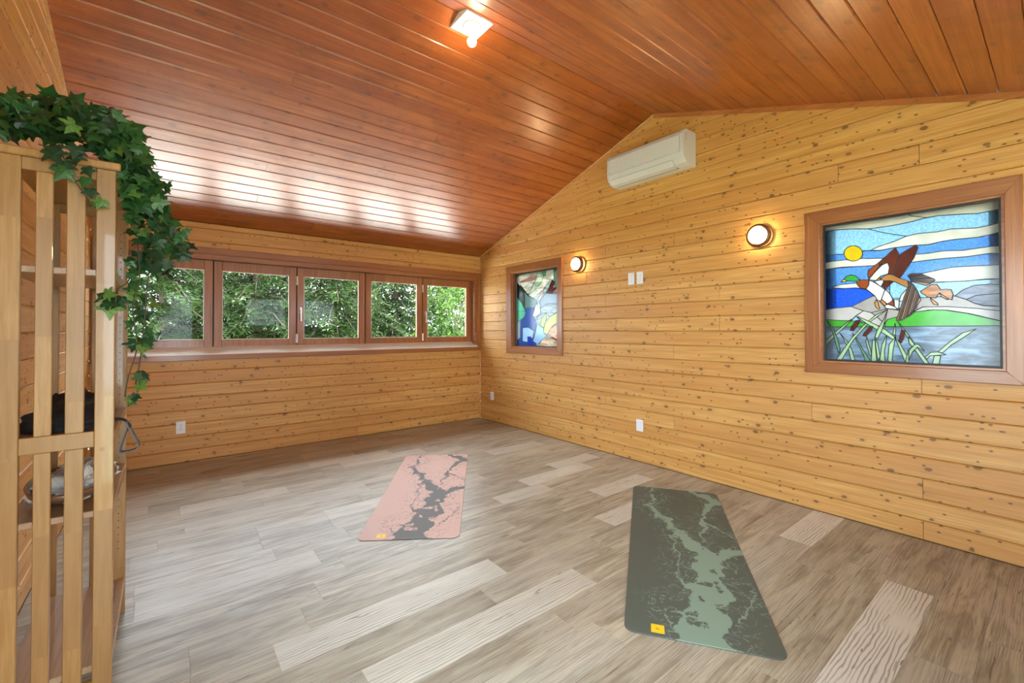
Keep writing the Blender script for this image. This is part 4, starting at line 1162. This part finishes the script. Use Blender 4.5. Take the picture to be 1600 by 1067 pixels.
# ------------------------------------------------------------------ ivy garland
def ivy_mat():
    t = NT('ivy_leaf')
    oi = t.node('ShaderNodeObjectInfo')
    cr = t.node('ShaderNodeValToRGB')
    t.link(oi.outputs['Random'], cr.inputs[0])
    e = cr.color_ramp.elements
    e[0].position = 0.0; e[0].color = (0.010, 0.040, 0.013, 1); e[1].position = 1.0; e[1].color = (0.16, 0.30, 0.045, 1)
    for p_, c in ((0.55, (0.016, 0.075, 0.022, 1)), (0.8, (0.045, 0.15, 0.035, 1))):
        n = e.new(p_); n.color = c
    ns = t.noise(t.obj(), 6, 3)
    c = t.mix(t.mapr(ns, 0.4, 0.7, 0.0, 0.5), cr.outputs[0], (0.006, 0.028, 0.012))
    t.link(c, t.b.inputs['Base Color']); t.b.inputs['Roughness'].default_value = 0.42
    tl = t.node('ShaderNodeBsdfTranslucent'); t.link(c, tl.inputs[0])
    mx = t.node('ShaderNodeMixShader'); mx.inputs[0].default_value = 0.22
    t.link(t.b.outputs[0], mx.inputs[1]); t.link(tl.outputs[0], mx.inputs[2]); t.link(mx.outputs[0], t.out.inputs[0])
    return t.m
M_ivy = ivy_mat()
M_stem = plain('ivy_stem', (0.045, 0.040, 0.018), 0.6)
half = [(0.0, 0.0), (0.10, -0.13), (0.30, -0.16), (0.50, -0.04), (0.36, 0.16), (0.62, 0.30), (0.70, 0.46), (0.34, 0.46), (0.20, 0.62), (0.09, 0.86), (0.0, 1.06)]
outl = half + [(-x, y) for x, y in half[-2:0:-1]]
lv = [(0, 0.0, 0), (0, 0.35, 0.0), (0, 0.7, -0.02)]
mid_n = len(lv)
for x, y in outl: lv.append((x, y, -0.28 * x * x - 0.10 * (y - 0.4) ** 2 - 0.06 * abs(x)))
nO = len(outl); lf = []
for i in range(nO):
    a, b = mid_n + i, mid_n + (i + 1) % nO
    ym = (outl[i][1] + outl[(i + 1) % nO][1]) / 2
    c_ = 1 if ym < 0.52 else 2
    lf.append((a, b, c_))
lf += [(1, mid_n + 7, 2), (2, mid_n + nO - 7, 1)]
iv = thing('ivy_garland', (-0.26, 2.3, 1.878), 'artificial ivy garland heaped on the shelf top and trailing down its side', 'ivy garland')
leaf_me = None
def leaf(p, d, n, s):
    """p base, d direction of the tip, n facing"""
    global leaf_me
    if leaf_me is None:
        o = mesh_obj('leaf', lv, lf, M_ivy, None); fix_normals(o); leaf_me = o.data
    else:
        o = bpy.data.objects.new('leaf', leaf_me); COL.objects.link(o)
    d = Vector(d).normalized(); n = Vector(n); n = (n - d * n.dot(d)).normalized(); x = d.cross(n)
    R_ = Matrix((x, d, n)).transposed().to_4x4()
    o.parent = iv; o.matrix_parent_inverse = iv.matrix_basis.inverted()
    o.matrix_basis = Matrix.Translation(p) @ R_ @ Matrix.Diagonal((s, s, s, 1))
R_ = random.Random(5)
CL = [  # px, py, room depth y, half sizes px, half depth, number, leaf length
    (20, 180, 2.20, 48, 32, 0.12, 34, 0.060), (85, 182, 2.22, 50, 34, 0.14, 46, 0.060), (145, 196, 2.18, 45, 34, 0.14, 44, 0.058),
    (195, 235, 2.12, 28, 40, 0.10, 40, 0.056), (215, 290, 2.12, 34, 40, 0.10, 42, 0.056), (235, 345, 2.14, 38, 32, 0.10, 36, 0.050), (275, 382, 2.16, 25, 20, 0.06, 12, 0.045),
    (235, 405, 2.16, 32, 26, 0.08, 16, 0.055), (170, 468, 2.02, 22, 10, 0.02, 5, 0.065), (222, 470, 2.10, 24, 24, 0.05, 10, 0.060), (222, 540, 2.10, 12, 22, 0.03, 6, 0.055), (214, 585, 2.10, 8, 16, 0.03, 4, 0.048), (205, 622, 2.10, 10, 10, 0.02, 4, 0.034)]
nleaf = 0
for cx, cy, dy, rx, ry, rd, n, ls in CL:
    for k in range(n):
        while True:
            a, b = R_.uniform(-1, 1), R_.uniform(-1, 1)
            if a * a + b * b < 1: break
        p = on_y(cx + a * rx, cy + b * ry, dy + R_.uniform(-rd, rd))
        p.x = max(p.x, XL + 0.085)
        if p.x < SXR + 0.014 and p.z < 1.895 and p.y > SY0 - 0.02: p.z = 1.895 + R_.uniform(0, 0.02) if cy < 260 else p.z
        if cy >= 260 and p.x < SXR + 0.02 and p.y > SY0 - 0.01: p.x = SXR + 0.02 + R_.uniform(0, 0.02)
        d = Vector((R_.uniform(-0.7, 0.9), R_.uniform(-0.8, 0.5), R_.uniform(-1.3, 0.35)))
        nn = Vector((0.35 + R_.uniform(-0.6, 0.6), -0.9 + R_.uniform(-0.5, 0.5), 0.45 + R_.uniform(-0.6, 0.6)))
        leaf(p, d, nn, ls * R_.uniform(0.55, 1.0)); nleaf += 1
for px, py, s in ((78, 243, 0.07), (100, 262, 0.06), (118, 250, 0.055), (135, 272, 0.045), (104, 275, 0.065), (134, 288, 0.05), (140, 305, 0.045), (160, 322, 0.05), (152, 326, 0.035), (88, 236, 0.06), (120, 238, 0.06)):
    p = on_y(px, py - 10, SY0 - 0.025 - R_.uniform(0, 0.02))
    leaf(p, (R_.uniform(-0.6, 0.6), -0.15, -1), (R_.uniform(-0.4, 0.5), -1, 0.3), s * 0.78)
fm = MB()
def leaf_into(p, d, n, s):
    d = Vector(d).normalized(); n = Vector(n); n = (n - d * n.dot(d)).normalized(); x = d.cross(n)
    fm.add([Vector(p) + (x * a + d * b + n * c) * s for a, b, c in lv], lf)
for cx, cy, dy, rx, ry, rd, n, ls in CL[:7] + [(185, 222, 2.12, 36, 34, 0.08, 40, 0.05), (205, 262, 2.10, 40, 40, 0.08, 46, 0.05), (228, 312, 2.12, 42, 40, 0.08, 44, 0.046), (255, 365, 2.14, 36, 26, 0.06, 22, 0.042), (215, 420, 2.12, 22, 40, 0.05, 14, 0.045), (220, 520, 2.10, 14, 40, 0.03, 10, 0.036)]:
    for k in range(n if rd > 0.085 else int(n * 1.6)):
        a = R_.uniform(0, 6.28); b = R_.random() ** 0.5
        p = on_y(cx + math.cos(a) * b * rx, cy + math.sin(a) * b * ry, dy + 0.03 + R_.uniform(-rd, rd))
        p.x = max(p.x, XL + 0.07)
        if p.x < SXR + 0.014 and p.z < 1.89 and p.y > SY0 - 0.02: p.z = 1.89
        leaf_into(p, (R_.uniform(-0.8, 0.9), R_.uniform(-0.8, 0.5), R_.uniform(-1.2, 0.5)), (0.35 + R_.uniform(-0.7, 0.7), -0.9 + R_.uniform(-0.6, 0.6), 0.5 + R_.uniform(-0.7, 0.7)), ls * R_.uniform(0.5, 1.0))
put(fm.build('small_leaves', M_ivy, None), iv)['kind'] = 'stuff'
def vine(pts, r=0.0022):
    put(MB().tube(bez([on_y(*q) for q in pts], 6), r, 5).build('vine', M_stem, None, True), iv)
vine([(10, 200, 2.2), (60, 190, 2.25), (120, 205, 2.2), (175, 215, 2.12), (215, 290, 2.1), (235, 350, 2.12), (218, 400, 2.12), (200, 440, 2.1), (184, 452, 2.02), (180, 480, 2.0)])
vine([(120, 195, 2.2), (190, 220, 2.1), (235, 330, 2.1), (270, 380, 2.14), (296, 386, 2.14)])
vine([(215, 380, 2.1), (218, 440, 2.08), (207, 480, 2.08), (214, 540, 2.08), (200, 590, 2.08), (195, 620, 2.08)])
vine([(235, 400, 2.12), (228, 470, 2.1), (222, 540, 2.08), (212, 600, 2.08)])
vine([(60, 225, 2.02), (95, 240, 2.012), (110, 272, 2.010), (128, 298, 2.010), (142, 318, 2.010)], 0.0018)

# ------------------------------------------------------------------ outdoors
def leafmat(name, c0, c1, tl=0.3, rough=0.5):
    t = NT(name)
    n = t.noise(t.obj(), 3.0, 3, 0.6)
    w = t.node('ShaderNodeTexWhiteNoise', noise_dimensions='3D')
    g = t.node('ShaderNodeNewGeometry')
    c = t.mix(t.math('MULTIPLY', t.math('ADD', t.mapr(n, 0.35, 0.65), g.outputs['Random Per Island']), 0.5), c0, c1)
    t.link(c, t.b.inputs['Base Color']); t.b.inputs['Roughness'].default_value = rough; t.b.inputs['Specular IOR Level'].default_value = 0.12
    x = t.node('ShaderNodeBsdfTranslucent'); t.link(c, x.inputs[0])
    mx = t.node('ShaderNodeMixShader'); mx.inputs[0].default_value = tl
    t.link(t.b.outputs[0], mx.inputs[1]); t.link(x.outputs[0], mx.inputs[2]); t.link(mx.outputs[0], t.out.inputs[0])
    return t.m
M_needle = leafmat('spruce_needles', (0.006, 0.017, 0.006), (0.040, 0.068, 0.014), 0.2)
M_leaf = leafmat('green_leaves', (0.024, 0.055, 0.009), (0.07, 0.12, 0.022), 0.35)
M_bark = plain('bark', (0.085, 0.060, 0.042), 0.9)
M_ground = plain('ground', (0.30, 0.32, 0.22), 0.9)
GZ = -3.0
gr = structure(MB().box(-40, 60, -40, 70, GZ - 0.3, GZ), 'ground', M_ground)
structure(MB().box(-1.5, 5.2, YB + 0.165, 8.0, 0.0, 0.15), 'bounce_roof', plain('bounce_roof_sheet', (0.72, 0.72, 0.70), 0.5))  # unseen lower roof, added to bounce sunlight up to the ceiling

def quads_mesh(name, C, D, N, L, Wd, mat):
    """many small pointed leaves: centres C, directions D, normals N, lengths L, widths Wd (numpy)"""
    D = D / np.linalg.norm(D, axis=1, keepdims=True)
    Sx = np.cross(D, N); Sx /= np.linalg.norm(Sx, axis=1, keepdims=True) + 1e-9
    a = C; b = C + D * (L * 0.5)[:, None] + Sx * (Wd * 0.5)[:, None]; c = C + D * L[:, None]; d = C + D * (L * 0.5)[:, None] - Sx * (Wd * 0.5)[:, None]
    V = np.stack([a, b, c, d], 1).reshape(-1, 3).astype(np.float32)
    n = len(C)
    me = bpy.data.meshes.new(name)
    me.vertices.add(4 * n); me.vertices.foreach_set('co', V.ravel())
    me.loops.add(4 * n); me.loops.foreach_set('vertex_index', np.arange(4 * n, dtype=np.int32))
    me.polygons.add(n); me.polygons.foreach_set('loop_start', np.arange(0, 4 * n, 4, dtype=np.int32)); me.polygons.foreach_set('loop_total', np.full(n, 4, dtype=np.int32))
    me.update(calc_edges=True); me.materials.append(mat)
    return me
def spruce_mesh(h, rad, seed):
    g = np.random.default_rng(seed)
    C = []; D = []; N = []; L = []; Wd = []
    br = MB()
    br.tube([(0, 0, 0), (0.02, 0, h * 0.4), (0, 0.02, h * 0.75), (0, 0, h)], [0.16, 0.11, 0.06, 0.01], 8)
    z = 0.7
    while z < h - 0.15:
        nb = int(g.integers(6, 9)); a0 = g.uniform(0, 6.28)
        for b in range(nb):
            az = a0 + 6.283 * b / nb + g.uniform(-0.25, 0.25)
            ln = (rad * (1 - z / h) ** 0.75 + 0.15) * g.uniform(0.75, 1.1)
            dr = np.array([math.cos(az), math.sin(az), 0.0]); sd = np.array([-math.sin(az), math.cos(az), 0.0])
            zz = z + g.uniform(-0.12, 0.12)
            n = max(4, int(ln / 0.055))
            t_ = (np.arange(n) + 0.5) / n
            cz_ = zz + 0.10 * ln * np.sin(t_ * 2.2) - 0.42 * ln * t_ ** 1.6
            P_ = dr[None] * (t_ * ln)[:, None]; P_[:, 2] = cz_
            if ln > 0.5: br.tube([P_[0] * [0, 0, 1], P_[n // 2], P_[-1]], [0.018, 0.010, 0.003], 4)
            for s_ in (-1, 1):
                tw = (0.30 * ln * (1 - t_) ** 0.7 * np.minimum(1, t_ * 4 + .25) + 0.05)
                m = 5
                for j in range(m):
                    f = (j + 0.3) / m
                    ctr = P_ + (sd * s_ * 0.85 + dr * 0.5)[None] * (tw * f)[:, None]
                    ctr[:, 2] -= 0.35 * tw * f + g.uniform(-0.01, 0.02, n)
                    dd = (sd * s_)[None] * 0.8 + dr[None] * 0.6 + g.normal(0, 0.45, (n, 3)); dd[:, 2] -= 0.35
                    C.append(ctr + g.normal(0, 0.012, (n, 3))); D.append(dd); N.append(g.normal(0, 0.5, (n, 3)) + [0, 0, 1]); L.append(g.uniform(0.07, 0.16, n)); Wd.append(g.uniform(0.02, 0.04, n))
        z += 0.21
    return br, quads_mesh('foliage', np.concatenate(C), np.concatenate(D), np.concatenate(N), np.concatenate(L), np.concatenate(Wd), M_needle)
SPR = []
for h_, r_, sd_ in ((7.2, 3.1, 1), (6.6, 2.7, 2)):
    br, fm = spruce_mesh(h_, r_, sd_)
    me = bpy.data.meshes.new('trunk'); me.from_pydata([tuple(v) for v in br.v], [], br.f); me.update(); me.materials.append(M_bark)
    SPR.append((me, fm))
def tree(kind, loc, rz, label, name, cat, group, sc=1.0):
    t_ = thing(name, loc, label, cat, group, rz); t_.scale = (sc, sc, sc)
    for nm, me in zip(('trunk', 'foliage'), kind):
        o = bpy.data.objects.new(nm, me); COL.objects.link(o); o.parent = t_
        if nm == 'foliage': o['kind'] = 'stuff'
def at(px, Y): 
    p = on_y(px, 500, Y); return (p.x, Y, GZ)
for px, Y, k, rz, sc, lab in ((255, 10.6, 0, 0.3, 1.0, 'spruce tree outside the leftmost window panel'), (402, 10.8, 1, 1.9, 1.1, 'dark spruce tree with a visible trunk outside the second window panel from the left'),
                              (522, 10.9, 0, 3.1, 1.0, 'spruce tree outside the middle window panel'), (618, 11.6, 1, 4.4, 1.12, 'thin spruce tree outside the fourth window panel from the left'),
                              (330, 14.0, 0, 5.0, 1.15, 'spruce tree farther back between the first and second window panels'), (690, 15.0, 0, 2.2, 1.15, 'spruce tree farther back behind the leafy tree at the right window panel'),
                              (470, 14.5, 1, 0.9, 1.3, 'spruce tree farther back between the second and third window panels'), (375, 20.0, 0, 1.6, 1.4, 'distant spruce tree behind the second window panel from the left'), (585, 19.5, 1, 2.9, 1.4, 'distant spruce tree behind the fourth window panel from the left'), (120, 12.2, 1, 5.5, 1.1, 'spruce tree at the left end of the row, mostly hidden behind shelf and ivy')):
    tree(SPR[k], at(px, Y), rz, lab, 'spruce_tree', 'tree', 'spruce trees outside the long window', sc)
def leafy_mesh(seed, blobs, n):
    g = np.random.default_rng(seed); C = []
    for (x, y, z, r) in blobs:
        u = g.normal(0, 1, (n, 3)); u /= np.linalg.norm(u, axis=1, keepdims=True)
        C.append(np.array([x, y, z]) + u * (r * g.uniform(0.35, 1, n) ** 0.6)[:, None])
    C = np.concatenate(C); m_ = len(C)
    D = g.normal(0, 0.6, (m_, 3)) + [0, 0, -0.5]
    tr = MB(); tr.tube([(0, 0, 0), (0.05, 0, 1.5), (0, 0.05, 3.2), (0.1, 0, 4.4)], [0.10, 0.08, 0.05, 0.02], 8)
    for (x, y, z, r) in blobs: tr.tube([(0, 0, max(0.6, z - 1.2)), (x * 0.5, y * 0.5, z - 0.4), (x, y, z)], [0.04, 0.025, 0.01], 5)
    me = bpy.data.meshes.new('trunk'); me.from_pydata([tuple(v) for v in tr.v], [], tr.f); me.update(); me.materials.append(M_bark)
    return me, quads_mesh('foliage', C, D, g.normal(0, 1, (m_, 3)), g.uniform(0.07, 0.12, m_), g.uniform(0.04, 0.065, m_), M_leaf)
LT = leafy_mesh(11, [(0.0, 0.0, 3.2, 0.9), (0.7, 0.3, 3.9, 0.85), (-0.7, 0.2, 3.7, 0.8), (0.1, -0.4, 4.5, 0.9), (-0.3, 0.4, 5.2, 0.8), (0.5, -0.1, 5.6, 0.7)], 1500)
for px, Y, rz, sc, lab in ((716, 10.2, 0.0, 1.05, 'light green leafy tree outside the rightmost window panel'), (570, 13.4, 2.0, 1.0, 'light green leafy tree outside, behind the gap of the third and fourth window panels')):
    tree(LT, at(px, Y), rz, lab, 'leafy_tree', 'tree', 'leafy trees outside the long window', sc)
